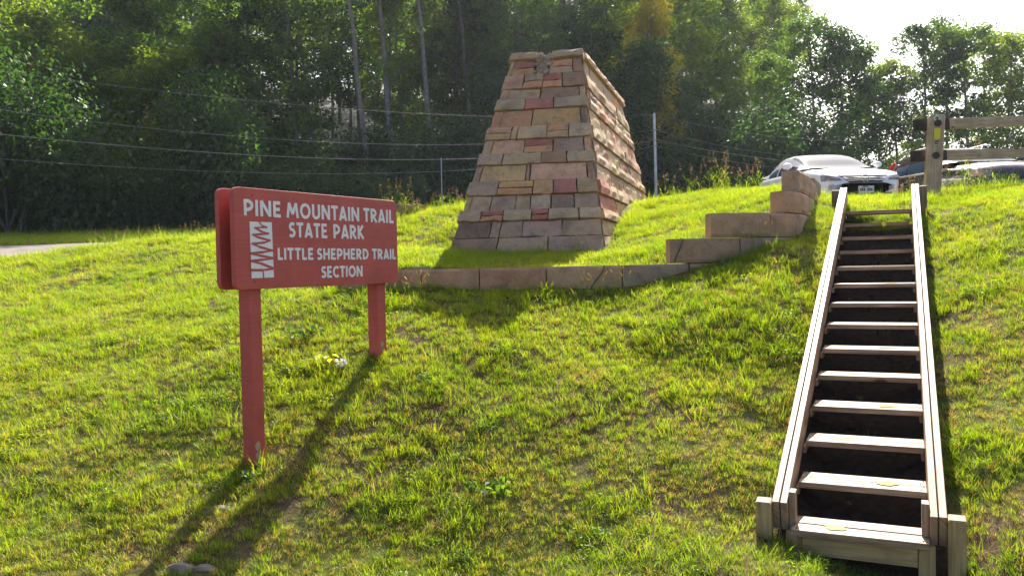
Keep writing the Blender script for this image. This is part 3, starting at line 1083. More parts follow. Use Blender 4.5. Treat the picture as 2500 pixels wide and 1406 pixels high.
for lat, side in ((-.400, -1), (.381, 1)):
    for k, dl in enumerate((-.0213, .0213)):
        cuts = [0.042, 2.27 + .25 * k * side, 6.31] if side > 0 else [0.042, 1.65 + .3 * k, 6.31]
        for a, b_ in zip(cuts[:-1], cuts[1:]):
            mb = MB()
            cc = (stair(a, lat + dl, .114) + stair(b_, lat + dl, .114)) / 2 - SUp * .0875
            ln = np.linalg.norm(stair(b_, 0, 0) - stair(a, 0, 0)) / 2 - .002
            mb.box(cc + SUp * random.uniform(-.002, .002), SLd, SS, SUp, ln, .0185, .0875, .003)
            obj('rail_plank', mb, M['wood'], stairs)
    # bottom post outside the rail, top post, and the short cleat inside
    for s, h0, h1, half in ((.066, -.36, .109, .0415), (6.16, -.4, .123, .0415)):
        P = stair(s, lat + side * (.039 + half + .003), 0)
        lean = SUp * .35 + K_ * .65
        lean = lean / np.linalg.norm(lean)
        fx = np.cross(SS, lean)
        mb = MB()
        mb.box(P + lean * (h0 + h1) / 2, lean, SS, fx, (h1 - h0) / 2, half, half, .004)
        po = obj('post', mb, M['post_wood'] if s < 1 else M['end_wood'], stairs)
        mb = MB()
        mb.box(P + lean * (h1 + .0015), SS, fx, lean, half - .004, half - .004, .0015, .0005)
        obj('end_grain', mb, M['end_wood'], po)
    mb = MB()
    P = stair(.15, lat - side * (.039 + .020), 0)
    mb.box(P + K_ * (-.02), K_, SS, SD, .142, .018, .042, .003)
    obj('cleat', mb, M['wood'], stairs)
    for i in range(1, NTREAD):                      # tread bearers inside the rails
        mb = MB()
        P = stair(i * RUN, lat - side * (.039 + .012), 0)
        mb.box(P + SD * .132 + K_ * (-.060), SD, SS, K_, .113, .010, .022, .003)
        obj('bearer', mb, M['wood'], stairs)
mb = MB()
mb.box(stair(.05, 0, 0) + K_ * (-.105), SS, SD, K_, .283, .018, .052, .003)
obj('riser_board', mb, M['post_wood'], stairs)
for lat in (-.326, .326):
    mb = MB()
    mb.box(stair(.055, lat, 0) + K_ * (-.15), K_, SS, SD, .105, .040, .019, .003)
    obj('support', mb, M['post_wood'], stairs)
for i, lat, o in ((0, -.12, .11), (1, .14, .12), (2, -.12, .12), (3, .13, .12), (4, -.1, .11), (5, .12, .12), (8, .14, .12)):
    mb = MB()
    cx, cy = lat, o
    pts = []
    for k in range(14):
        a = 2 * math.pi * k / 14
        r = random.uniform(.65, 1.15)
        pts.append((cx + .065 * r * math.cos(a), min(.26, cy + .055 * r * math.sin(a))))
    base = stair(i * RUN, 0, 0) + K_ * .0042
    mb.add([base + SS * a + SD * b_ for a, b_ in pts], [tuple(range(14))])
    obj('paint_mark', mb, M['yellow_spot'], stairs)

for i in range(7):
    mb = MB()
    for lat in (-.325, -.31, .31, .325):
        for o_ in (.03, .10, .165, .235):
            if (lat in (-.31, .31)) == (o_ in (.03, .165)):
                c_ = stair(i * RUN, lat, 0) * np.array([1, 1, 0]) + SD * o_ + np.array([0, 0, ST0[2] + RISE * i + .002])
                mb.tube([c_, c_ + K_ * .0025], .005, 6)
    o = obj('nail_heads', mb, M['dark_wood'], stairs)
    o['kind'] = 'stuff'
# ------------------------------------------------------------------ post and rail fence
fe = empty('wooden_fence', (5.75, 11.5, .95), 'rustic tan post and rail fence with dark rail sleeves in front of the dark car', 'fence')
fb, ft = np.array([5.755, 11.5, .75]), np.array([5.835, 11.5, 1.925])
ax = (ft - fb) / np.linalg.norm(ft - fb)
ay = np.array([.97, -.22, 0]); ay = ay - ax * (ay @ ax); ay /= np.linalg.norm(ay)
az = np.cross(ax, ay)
mb = MB()
mb.box((fb + ft) / 2, ax, ay, az, np.linalg.norm(ft - fb) / 2, .095, .095, .02)
post = obj('post', mb, M['fence_wood'], fe)
fd = np.array([2.02, .88, 0]); fd /= np.linalg.norm(fd)
fout = np.array([fd[1], -fd[0], 0])
for A_, B_, hw in ((np.array([5.60, 11.62, 1.815]), np.array([7.64, 12.5, 1.98]), .075), (np.array([5.555, 11.62, 1.39]), np.array([7.64, 12.5, 1.515]), .07)):
    r = (B_ - A_); L1 = np.linalg.norm(r); r /= L1
    E_ = A_ + r * (L1 + 1.6)
    zz_ = np.cross(fout, r); zz_ = zz_ if zz_[2] > 0 else -zz_
    mb = MB()
    mb.box((A_ + E_) / 2, r, fout, zz_, np.linalg.norm(E_ - A_) / 2, .03, hw, .008)
    rl = obj('rail', mb, M['fence_wood'], fe)
    mb = MB()
    mb.box(A_ + r * .315, r, fout, zz_, .32, .034, hw + .004, .006)
    obj('rail_sleeve', mb, M['dark_wood'], rl)
    # round bolt plate on the post's face
    hgt = np.linalg.norm(ft - fb) - (.125 if hw > .072 else .56)
    P = fb + ax * hgt - az * 0
    face = az if az[1] < 0 else -az
    mb = MB()
    c = P + face * .095
    mb.tube([c, c + face * .012], .047, 16)
    obj('bolt_plate', mb, M['dark_wood'], post)
# far post of the fence, beyond the photograph's right edge
mb = MB()
Q = np.array([8.75, 12.95, .8])
mb.box(Q + K_ * .6, K_, ay, np.cross(K_, ay), .65, .095, .095, .02)
obj('post', mb, M['fence_wood'], fe)
face = az if az[1] < 0 else -az


def plate(hgt, half_w, half_h, mat, name, rot=0.0, lift=.002, dx=0.0):
    c = fb + ax * hgt + ay * dx + face * (.095 + lift)
    a1 = ay * math.cos(rot) + ax * math.sin(rot)
    a2 = -ay * math.sin(rot) + ax * math.cos(rot)
    mb = MB()
    mb.box(c, a1, a2, face, half_w, half_h, .002, .001)
    return obj(name, mb, mat, post)


H0 = np.linalg.norm(ft - fb)
plate(H0 - .058, .034, .034, M['white'], 'trail_marker', math.pi / 4, .002, -.015)
plate(H0 - .058, .023, .023, M['sign_green'], 'trail_marker', math.pi / 4, .0065, -.015)
plate(H0 - .265, .038, .07, M['yellow'], 'blaze_plate')
plate(H0 - .385, .045, .042, M['sign_tan'], 'small_notice')
plate(H0 - .372, .028, .010, M['sign_brown'], 'small_notice', 0.25, .0065)
plate(H0 - .40, .022, .006, M['sign_brown'], 'small_notice', 0, .0065)

# ------------------------------------------------------------------ utility pole and lines
pb = at(1603, 480, 38)
pt = at(1597, 277, 38)
up = empty('utility_pole', (pb[0], pb[1], float(height(pb[0], pb[1]))), 'thin pale utility pole at the forest edge right of the monument', 'utility pole')
mb = MB()
mb.tube([[pb[0], pb[1], float(height(pb[0], pb[1])) - .4], pt], [.068, .056], 10)
obj('shaft', mb, M['pole'], up, True)
for v in (318, 343, 357):
    mb = MB()
    c = at(1599, v, 37.9)
    mb.tube([c + np.array([-.12, 0, 0]), c + np.array([.10, 0, 0.02])], .018, 6)
    obj('insulator', mb, M['wire'], up)
LINES = [
    ('topmost', [(-400, 118), (0, 180), (430, 226), (800, 260), (1200, 286), (1400, 288), (1597, 279), (1690, 301), (1780, 318), (1960, 340), (2250, 346), (2800, 320)], .0048),
    ('second', [(-400, 205), (0, 268), (190, 296), (600, 334), (1000, 351), (1300, 350), (1598, 317), (1690, 339), (1780, 358), (1890, 380), (2150, 392), (2800, 380)], .0052),
    ('thickest, third', [(-400, 280), (0, 333), (300, 357), (600, 376), (1000, 387), (1300, 384), (1599, 342), (1690, 358), (1760, 370), (1900, 395), (2150, 408), (2800, 398)], .0085),
    ('lowest', [(-400, 352), (0, 390), (300, 408), (600, 421), (900, 423), (1200, 412), (1599, 357), (1680, 373), (1740, 386), (1900, 412), (2150, 428), (2800, 412)], .0048),
]
for nm, pts, r in LINES:
    P3 = []
    us = [p[0] for p in pts]
    for (u, v) in pts:
        if u <= 1600:
            iD = (1 / 24) + (1 / 38 - 1 / 24) * (u + 400) / 2000
        else:
            iD = (1 / 38) + (1 / 32 - 1 / 38) * (u - 1600) / 1200
        P3.append(at(u, v, 1 / iD))
    # smooth
    Q_ = []
    k_at = [i for i, p in enumerate(pts) if 1590 < p[0] < 1605][0]
    for part_ in (P3[:k_at + 1], P3[k_at:]):
        A_ = np.array(part_)
        tpar = np.append(0, np.cumsum(np.linalg.norm(np.diff(A_, axis=0), axis=1)))
        tt_ = np.linspace(0, tpar[-1], 24)
        cf = [np.polyfit(tpar, A_[:, c], 3) for c in range(3)]
        Q_ += [np.array([np.polyval(cf[c], t) for c in range(3)]) for t in tt_]
    mb = MB()
    mb.tube(Q_, r, 4, 0, False)
    single('power_line', mb, M['wire'], Q_[0], nm + ' of the four cables strung past the pole in front of the forest', 'cable', 'overhead cables')
fp_ = at(1077, 405, 39)
mb = MB()
zf = float(height(fp_[0], fp_[1]))
mb.tube([[fp_[0], fp_[1], zf - .3], at(1077, 386, 39)], .022, 8)
single('marker_pole', mb, M['pole'], (fp_[0], fp_[1], zf), 'short thin white pole in dark shrubs left of the monument', 'pole')


# ------------------------------------------------------------------ cars
def lerp_tab(tab, x):
    tab = np.array(tab)
    return [np.interp(x, tab[:, 0], tab[:, k]) for k in range(1, tab.shape[1])]


def make_car(name, loc, rz, label, paint, L=4.82, W=1.79, Hh=1.47, suv=False):
    root = empty(name, loc, label, 'car')
    root.rotation_euler = (0, 0, rz)
    root.scale = (1, 1, .95)
    hl, hw = L / 2, W / 2

    def add(nm, mb, mat, parent=root, smooth=True):
        o = bpy.data.objects.new(nm, mb.mesh(nm, mat, (0, 0, 0), smooth))
        COL.objects.link(o)
        o.parent = parent
        return o
    # x forward; columns: x, half width, top centre z, shoulder z, bottom z
    if not suv:
        T = [(-hl, .60 * hw, .86, .80, .36), (-hl + .08, .84 * hw, 1.02, .92, .28), (-hl + .35, .95 * hw, 1.09, .98, .22), (-1.75, .98 * hw, 1.10, 1.0, .2), (-1.0, hw, 1.04, .98, .18), (0, hw, 1.0, .95, .18),
             (.9, .99 * hw, .99, .92, .18), (1.35, .985 * hw, .955, .88, .18), (1.8, .965 * hw, .88, .81, .19), (2.1, .92 * hw, .80, .745, .19), (hl - .14, .82 * hw, .70, .68, .2), (hl - .04, .66 * hw, .62, .60, .22), (hl, .42 * hw, .54, .52, .26)]
    else:
        T = [(-hl, .72 * hw, 1.0, .92, .40), (-hl + .06, .88 * hw, 1.12, 1.0, .32), (-hl + .3, .96 * hw, 1.14, 1.06, .26), (-1.2, hw, 1.12, 1.05, .24), (0, hw, 1.1, 1.02, .24), (.85, hw, 1.12, 1.0, .24),
             (1.3, .98 * hw, 1.10, .96, .24), (1.8, .96 * hw, 1.03, .90, .25), (hl - .16, .88 * hw, .93, .82, .25), (hl - .05, .74 * hw, .80, .72, .26), (hl, .5 * hw, .64, .6, .3)]
    xs = sorted(set([t[0] for t in T] + list(np.linspace(-hl + .1, hl - .1, 22))))
    prof = []
    for x in xs:
        w, zt, zs, zb = lerp_tab(T, x)
        half = [(0, zt), (.35 * w, zt - .006), (.62 * w, zt - .02 - .15 * (zt - zs)), (.83 * w, zs + .45 * (zt - zs)), (.945 * w, zs), (.985 * w, zs - .09), (w, zs - .22), (.995 * w, zb + .25), (.97 * w, zb + .12), (.9 * w, zb), (.5 * w, zb - .02), (0, zb - .02)]
        prof.append([(x, y, z) for y, z in half] + [(x, -y, z) for y, z in half[-2:0:-1]])
    n = len(prof[0])
    mb = MB()
    fs = [(i * n + j, i * n + (j + 1) % n, (i + 1) * n + (j + 1) % n, (i + 1) * n + j) for i in range(len(xs) - 1) for j in range(n)]
    fs += [tuple(range(n))[::-1], tuple((len(xs) - 1) * n + j for j in range(n))]
    mb.add([p for r in prof for p in r], fs)
    body = add('body', mb, paint)
    # greenhouse
    if not suv:
        RT = [(1.12, .965), (.85, 1.09), (.55, 1.235), (.25, 1.36), (.02, 1.425), (-.3, Hh - .01), (-.65, Hh), (-1.0, 1.435), (-1.3, 1.365), (-1.6, 1.255), (-1.9, 1.11), (-1.98, 1.07)]
        segs_side = [(.62, .05), (.0, -.62), (-.70, -1.28)]
    else:
        RT = [(1.15, 1.08), (.9, 1.20), (.62, 1.36), (.35, 1.50), (.12, 1.575), (-.3, 1.62), (-1.0, 1.625), (-1.6, 1.59), (-1.85, 1.52), (-2.0, 1.32), (-2.12, 1.1)]
        segs_side = [(.60, -.02), (-.09, -.85), (-.93, -1.62)]
    xg = sorted(set([r_[0] for r_ in RT] + [s for q in segs_side for s in q] + list(np.linspace(RT[-1][0], RT[0][0], 20))), reverse=True)
    rt = np.array(RT[::-1])
    prof = []
    cs = [(0, 1), (.30, .992), (.50, .972), (.625, .93), (.69, .86), (.72, .78), (.80, .38), (.865, .10), (.90, -.25)]
    for x in xg:
        z = np.interp(x, rt[:, 0], rt[:, 1])
        zbelt = lerp_tab(T, x)[1] - .01 + (.02 if suv else .0)
        Hq = max(z - zbelt, .02)
        pinch = 1 - .10 * sstep(-.6, RT[-1][0], np.array(x)) - .05 * sstep(.4, RT[0][0], np.array(x))
        half = [(c_[0] * 1.02 * hw * (pinch if c_[0] < .85 else 1) + (.06 * hw * (1 - min(1, Hq / .35)) if c_[0] < .8 else 0), zbelt + c_[1] * Hq) for c_ in cs]
        prof.append([(x, y, zz2) for y, zz2 in half] + [(x, -y, zz2) for y, zz2 in half[:0:-1]])
    n = len(prof[0])
    m_ = len(cs)
    groups = {'roof': [], 'windshield': [], 'rear_window': [], 'side_window': [[], [], [], [], [], []]}
    roof_f, roof_r = (RT[4][0], RT[7][0]) if not suv else (RT[4][0], RT[8][0])
    for i in range(len(xg) - 1):
        xm = (xg[i] + xg[i + 1]) / 2
        for j in range(n - 1):
            jj = j if j < m_ - 1 else (n - 2 - j)
            f = (i * n + j, (i + 1) * n + j, (i + 1) * n + j + 1, i * n + j + 1)
            if j == m_ - 1:
                continue
            side = 0 if j < m_ - 1 else 3
            if xm > roof_f and jj <= 3:
                groups['windshield'].append(f)
            elif xm < roof_r and jj <= 2 and xm > RT[-1][0] + .1:
                groups['rear_window'].append(f)
            elif jj in (5, 6) and any(b_ < xm < a for a, b_ in segs_side):
                w_ = [q for q, (a, b_) in enumerate(segs_side) if b_ < xm < a][0]
                groups['side_window'][side + w_].append(f)
            else:
                groups['roof'].append(f)
    fixq = []
    for i in range(len(xg) - 1):                        # the mirrored half's outermost column closes at index n
        fixq.append((i * n + m_ - 1, (i + 1) * n + m_ - 1, (i + 1) * n + m_, i * n + m_))
    V = [p for r in prof for p in r]
    # mirrored half also needs its seam to the roof centre
    seam = [(i * n + n - 1, (i + 1) * n + n - 1, (i + 1) * n, i * n) for i in range(len(xg) - 1)]
    for i, f in enumerate(seam):
        xm = (xg[i] + xg[i + 1]) / 2
        groups['windshield' if xm > roof_f else 'rear_window' if (xm < roof_r and xm > RT[-1][0] + .1) else 'roof'].append(f)

    def sub(faces):
        ids = sorted({k for f in faces for k in f})
        mp_ = {k: a for a, k in enumerate(ids)}
        q = MB()
        q.add([V[k] for k in ids], [tuple(mp_[k] for k in f) for f in faces])
        return q
    add('roof', sub(groups['roof']), paint)
    add('windshield', sub(groups['windshield']), M['glass'])
    if groups['rear_window']:
        add('rear_window', sub(groups['rear_window']), M['glass'])
    for fsq in groups['side_window']:
        if fsq:
            add('side_window', sub(fsq), M['glass'])
    # black window trims along the belt and pillars
    # front end
    def on_front(y, z):            # nose surface: x of the body at (y, z)
        best = hl
        for x in np.linspace(hl, hl - .9, 80):
            w, zt, zs, zb = lerp_tab(T, x)
            if abs(y) <= w and z <= zt - (zt - zs) * (abs(y) / w) ** 2:
                return x
        return hl - .9

    def patch(nm, poly, mat, lift=.012, parent=body, nsub=6):
        """a plate following the nose: poly is (y, z) corners lt, rt, rb, lb"""
        q = MB()
        vs = []
        P = np.array(poly)
        for j in range(3):
            b_ = j / 2
            for i in range(nsub + 1):
                a = i / nsub
                yz = (P[0] * (1 - a) + P[1] * a) * (1 - b_) + (P[3] * (1 - a) + P[2] * a) * b_
                vs.append((on_front(*yz) + lift, yz[0], yz[1]))
        fs = [(j * (nsub + 1) + i, j * (nsub + 1) + i + 1, (j + 1) * (nsub + 1) + i + 1, (j + 1) * (nsub + 1) + i) for j in range(2) for i in range(nsub)]
        nb = len(vs)
        vs += [(x - .05, y, z) for x, y, z in vs]
        per = list(range(nsub + 1)) + [nsub + (nsub + 1) * j for j in (1, 2)] + [2 * (nsub + 1) + i for i in range(nsub - 1, -1, -1)] + [nsub + 1]
        for k in range(len(per)):
            k2 = (k + 1) % len(per)
            fs.append((per[k], nb + per[k], nb + per[k2], per[k2]))
        q.add(vs, fs)
        return add(nm, q, mat, parent, False)
    if not suv:
        g = patch('grille', [(-.46, .665), (.46, .665), (.33, .52), (-.33, .52)], M['grille'], .02)
        for z, yw in ((.632, .43), (.598, .40), (.564, .365)):
            patch('slat', [(-yw, z + .006), (yw, z + .006), (yw, z - .006), (-yw, z - .006)], M['chrome'], .032, g)
        patch('grille_frame', [(-.50, .69), (.50, .69), (.48, .672), (-.48, .672)], M['chrome'], .03, g)
        c = np.array([on_front(0, .6) + .04, 0, .6])
        q = MB()
        q.tube([c + .075 * np.array([0, math.cos(a), math.sin(a)]) for a in np.linspace(0, 2 * math.pi, 17)], .011, 6)
        q.box(c, (0, 1, 0), (1, 0, 0), (0, 0, 1), .095, .012, .013, .003)
        add('badge', q, M['chrome'], g)
        for sgn in (1, -1):
            patch('headlamp', [(sgn * .52, .655), (sgn * .80, .70), (sgn * .80, .575), (sgn * .47, .565)], M['lamp'], .012)
        patch('lower_grille', [(-.55, .30), (.55, .30), (.5, .2), (-.5, .2)], M['black'], .012)
        pl = patch('number_plate', [(-.155, .44), (.155, .44), (.155, .29), (-.155, .29)], M['plate'], .045)
        xx = on_front(0, .36) + .05
        q = MB()
        for (y0, z0_, w, h) in [(-.03, .425, .05, .010)] + [(-.115 + .037 * k, .362, .011, .030) for k in range(7) if k != 3]:
            q.box((xx, y0 + (.01 if w > .03 else 0), z0_), (0, 1, 0), (0, 0, 1), (1, 0, 0), w, h, .004, .001)
        add('plate_lettering', q, M['ink'], pl)
    else:
        g = patch('grille', [(-.5, .78), (.5, .78), (.44, .62), (-.44, .62)], M['grille'], .02)
        for sgn in (1, -1):
            patch('headlamp', [(sgn * .54, .82), (sgn * .84, .88), (sgn * .84, .72), (sgn * .54, .68)], M['lamp'], .012)
        patch('lower_grille', [(-.6, .45), (.6, .45), (.55, .3), (-.55, .3)], M['black'], .012)
        for sgn in (1, -1):        # tall tail lamps up the rear pillars and roof rails
            q = MB()
            q.tube([(-2.15, sgn * .77, 1.0), (-2.09, sgn * .725, 1.2), (-1.97, sgn * .655, 1.40), (-1.88, sgn * .62, 1.48)], [.05, .055, .05, .03], 8)
            add('tail_lamp', q, M['tail'])
            q = MB()
            q.tube([(.15, sgn * .58, 1.60), (.0, sgn * .58, 1.655), (-1.4, sgn * .58, 1.665), (-1.6, sgn * .58, 1.62)], .02, 6)
            add('roof_rail', q, M['chrome'])
        q = MB()
        for k, y0 in enumerate((-.05, .5)):
            q.tube([(1.17, y0, 1.12), (1.05, y0 - .5, 1.15)], .012, 5)
        add('wiper', q, M['black'])
    zb_ = lerp_tab(T, .7)[1]
    for sgn in (1, -1):            # mirrors
        q = MB()
        c = np.array([.66, sgn * (hw + .10), zb_ + .10])
        ring = []
        for fx, sc_ in ((-.075, .85), (-.06, 1.0), (.02, .98), (.075, .72), (.10, .35)):
            ring.append([c + np.array([fx, sc_ * .115 * math.cos(a), sc_ * .075 * math.sin(a)]) for a in np.linspace(0, 2 * math.pi, 13)[:-1]])
        q.add([p for r_ in ring for p in r_], [(i * 12 + k, i * 12 + (k + 1) % 12, (i + 1) * 12 + (k + 1) % 12, (i + 1) * 12 + k) for i in range(4) for k in range(12)] + [tuple(range(12))[::-1], tuple(48 + k for k in range(12))])
        mi_ = add('mirror', q, paint)
        q = MB()
        q.box((.66, sgn * (hw + .005), zb_ + .06), (0, 1, 0), (1, 0, 0), (0, 0, 1), .07, .035, .03, .008)
        add('mirror_arm', q, M['black'], mi_)
        for x in (hl - .95, -hl + 1.05):        # wheels
            q = MB()
            rr = .33
            ringv = []
            for y, r_ in ((-.1, rr * .72), (-.1, rr * .95), (-.07, rr), (.07, rr), (.1, rr * .95), (.1, rr * .72)):
                ringv.append([(x + r_ * math.cos(a), sgn * (hw - .10) + y * sgn, rr + r_ * math.sin(a)) for a in np.linspace(0, 2 * math.pi, 25)[:-1]])
            q.add([p for r_ in ringv for p in r_], [(i * 24 + k, i * 24 + (k + 1) % 24, (i + 1) * 24 + (k + 1) % 24, (i + 1) * 24 + k) for i in range(5) for k in range(24)])
            wh = add('wheel', q, M['rubber'])
            q = MB()
            yy = sgn * (hw - .005)
            for k in range(5):
                a = 2 * math.pi * k / 5
                q.box((x + .11 * math.cos(a), yy, rr + .11 * math.sin(a)), (math.cos(a), 0, math.sin(a)), (0, 1, 0), (-math.sin(a), 0, math.cos(a)), .12, .012, .03, .005)
            q.tube([(x, yy - .02 * sgn, rr), (x, yy + .015 * sgn, rr)], .06, 12)
            add('rim', q, M['chrome'], wh)
    # wheel-arch shadow pockets are real: dark liners
    return root


carz = 1.04
make_car('parked_car', (7.18, 17.0 + 2.41, carz), math.radians(-90), 'white sedan parked nose first behind the top of the wooden stairs', M['car_white'])
make_car('parked_car', (10.25, 16.9 + 2.25, carz - .10), math.radians(-90), 'dark grey hatchback partly hidden behind the wooden fence', M['car_dark'], 4.5, 1.80, 1.62, True)


# ------------------------------------------------------------------ vegetation prototypes
def leaf_cloud(name, C, Nrm, size, aspect, tint, fold=0.0):
    """kite shaped leaves: centres, normals, lengths -> one mesh"""
    n = len(C)
    Nn = Nrm / np.linalg.norm(Nrm, axis=1)[:, None]
    a = rng.normal(size=(n, 3))
    t = np.cross(Nn, a); t /= np.linalg.norm(t, axis=1)[:, None]
    b_ = np.cross(Nn, t)
    l, w = size[:, None] * .5, size[:, None] * .5 * aspect
    V = np.empty((n, 4, 3))
    V[:, 0] = C - t * l
    V[:, 1] = C + b_ * w - t * l * .1 + Nn * l * .18
    V[:, 2] = C + t * l - Nn * l * .15
    V[:, 3] = C - b_ * w - t * l * .1 + Nn * l * .18
    me = bpy.data.meshes.new(name)
    me.vertices.add(4 * n)
    me.vertices.foreach_set('co', V.ravel())
    me.loops.add(4 * n)
    me.loops.foreach_set('vertex_index', np.arange(4 * n, dtype=np.int32))
    me.polygons.add(n)
    me.polygons.foreach_set('loop_start', np.arange(0, 4 * n, 4, dtype=np.int32))
    at2 = me.attributes.new('tint', 'FLOAT', 'POINT')
    at2.data.foreach_set('value', np.repeat(tint, 4).astype(np.float32))
    me.update()
    me.validate()
    return me


def tree_proto(seed, H, base, R, nl, nleaf, lsize, r0=.17, shape='oak', clump=1.0, dens=1.0):
    rg = np.random.default_rng(seed)
    mb = MB()
    nseg = 9
    lean = rg.normal(size=2) * .03 * H
    tr = []
    for k in range(nseg + 1):
        f = k / nseg
        tr.append((lean[0] * f * f + rg.normal() * .05 * (f > .05), lean[1] * f * f + rg.normal() * .05 * (f > .05), -.4 + (H * .95 + .4) * f))
    rad = [r0 * (1.25 if k == 0 else 1) * (1 - .85 * (k / nseg)) + .02 for k in range(nseg + 1)]
    mb.tube(tr, rad, 7)
    trA = np.array(tr)
    clumps = []
    for i in range(nl):
        f = base + (.97 - base) * ((i + rg.random() * .9) / nl)
        zz1 = H * f
        P0 = np.array([np.interp(zz1, trA[:, 2], trA[:, c]) for c in range(3)])
        q = (f - base) / (1 - base)
        if shape == 'oak':
            rr = R * (math.sin(math.pi * min(1, .18 + .80 * q)) ** .7)
        elif shape == 'tall':
            rr = R * (math.sin(math.pi * min(1, .10 + .82 * q)) ** .8)
        else:
            rr = R * (1 - q) ** .6 + .3
        a = i * 2.399 + rg.normal() * .5
        el = rg.uniform(.1, .75) * (.5 + q)
        L = rr * rg.uniform(.65, 1.1)
        dirv = np.array([math.cos(a) * math.cos(el), math.sin(a) * math.cos(el), math.sin(el)])
        P1 = P0 + dirv * L * .55 + np.array([0, 0, rg.normal() * .1])
        P2 = P0 + dirv * L + np.array([rg.normal() * .2, rg.normal() * .2, L * .12])
        rb = max(.018, r0 * .38 * (1 - .6 * q))
        mb.tube([P0, P1, P2], [rb, rb * .65, .012], 5)
        clumps.append((P2, rg.uniform(.6, 1.05) * clump * (R / 3.4)))
        clumps.append((P1 + rg.normal(size=3) * .3, rg.uniform(.45, .8) * clump * (R / 3.4)))
        for _ in range(2):
            d2 = dirv + rg.normal(size=3) * .55
            P3 = P1 + d2 / np.linalg.norm(d2) * L * .5
            mb.tube([P1, (P1 + P3) / 2 + rg.normal(size=3) * .06, P3], [rb * .5, rb * .3, .01], 4)
            clumps.append((P3, rg.uniform(.5, .9) * clump * (R / 3.4)))
    clumps.append((trA[-1], .9 * clump * R / 3.4))
    cr_ = np.array([c[1] for c in clumps])
    pr_ = cr_ ** 2 / (cr_ ** 2).sum()
    pick = rg.choice(len(clumps), nleaf, p=pr_)
    cen = np.array([c[0] for c in clumps])[pick]
    rad_ = cr_[pick]
    u = rg.normal(size=(nleaf, 3)); u /= np.linalg.norm(u, axis=1)[:, None]
    rr = rad_ * rg.uniform(.25, 1.12, nleaf) ** .6 * 1.15
    off = u * rr[:, None] * np.array([1.15, 1.15, .72])
    Cn = cen + off
    Nn = u * .7 + rg.normal(size=(nleaf, 3)) * .55 + np.array([0, 0, .75])
    tint = np.clip(rg.normal(.5, .22, nleaf), 0, 1)
    crown = leaf_cloud('crown', Cn, Nn, lsize * rg.uniform(.65, 1.35, nleaf), .62, tint)
    crown.materials.append(M['leaf_mid'])
    trunk = mb.mesh('trunk', M['bark'], (0, 0, 0), True)
    return trunk, crown


PROT = dict(
    tall=[tree_proto(10 + k, h, b_, r, nl, n, .27, rr, 'tall') for k, (h, b_, r, nl, n, rr) in enumerate(((20, .30, 3.6, 30, 11000, .20), (22, .38, 3.4, 28, 10500, .21), (19, .22, 3.9, 32, 12000, .19), (21, .30, 3.2, 30, 10500, .18)))],
    oak=[tree_proto(20 + k, h, b_, r, nl, n, .25, rr, 'oak') for k, (h, b_, r, nl, n, rr) in enumerate(((13, .16, 4.0, 28, 11500, .17), (11, .12, 3.6, 26, 10500, .15), (14, .2, 3.6, 26, 10500, .16)))],
    airy=[tree_proto(30 + k, h, b_, r, nl, n, .24, rr, 'oak', .8) for k, (h, b_, r, nl, n, rr) in enumerate(((14.5, .34, 3.2, 24, 5600, .15), (15, .40, 3.0, 22, 5200, .14), (13.5, .28, 3.3, 24, 6000, .15)))],
    bare=[tree_proto(40, 22, .62, 3.2, 18, 6000, .26, .185, 'tall'), tree_proto(41, 21, .66, 3.0, 18, 6000, .26, .165, 'tall')],
)


def bush_proto(seed, R, H, n, lsize):
    rg = np.random.default_rng(seed)
    k = 16
    cen = np.stack([rg.normal(size=k) * R * .45, rg.normal(size=k) * R * .45, rg.uniform(.1, .8, k) * H], 1)
    pick = rg.integers(0, k, n)
    u = rg.normal(size=(n, 3)); u /= np.linalg.norm(u, axis=1)[:, None]
    rr = rg.uniform(.2, 1.1, n) ** .6 * R * .48 * rg.uniform(.7, 1.2, k)[pick]
    C = cen[pick] + u * rr[:, None]
    C[:, 2] = np.abs(C[:, 2])
    me = leaf_cloud('foliage', C, u * .7 + rg.normal(size=(n, 3)) * .5 + np.array([0, 0, .7]), lsize * rg.uniform(.6, 1.4, n), .65, np.clip(rg.normal(.5, .2, n), 0, 1))
    me.materials.append(M['leaf_dark'])
    mb = MB()
    for _ in range(7):
        t = cen[rg.integers(0, k)]
        mb.tube([(rg.normal() * .1, rg.normal() * .1, -.2), t * .5 + np.array([0, 0, .15]), t], [.045, .03, .01], 4)
    return mb.mesh('stems', M['bark']), me


BUSH = [bush_proto(50, 2.0, 2.4, 11000, .125), bush_proto(51, 2.4, 3.0, 13000, .13), bush_proto(52, 1.6, 1.8, 8500, .12)]


def plant(name, proto, x, y, s, rz, mat, label, cat, group=None, bark=None, parts=('trunk', 'crown'), z=None, sz=1.0):
    r = bpy.data.objects.new(name, None)
    COL.objects.link(r)
    zz3 = float(height(x, y)) if z is None else z
    r.location, r.rotation_euler, r.scale = (x, y, zz3), (0, 0, rz), (s, s, s * sz)
    tag(r, label, cat, group)
    for nm, me_, m_ in zip(parts, proto, (bark or M['bark'], mat)):
        o = bpy.data.objects.new(nm, me_)
        COL.objects.link(o)
        o.parent = r
        if me_.materials and me_.materials[0] != m_:
            o.material_slots[0].link = 'OBJECT'
            o.material_slots[0].material = m_
    return r


def zone(u):
    for lim, nm in ((230, 'above the grey road'), (530, 'left of the red sign'), (980, 'behind the red sign'), (1250, 'between the red sign and the monument'),
                    (1560, 'behind the stone monument'), (1740, 'around the pale utility pole'), (2000, 'left of the white car'), (2240, 'behind the white car')):
        if u < lim:
            return nm
    return 'behind the wooden fence'


tone = {'leaf_dark': 'dark green', 'leaf_mid': 'mid green', 'leaf_olive': 'olive green', 'leaf_gold': 'golden'}
GRP = 'trees of the wooded hillside'


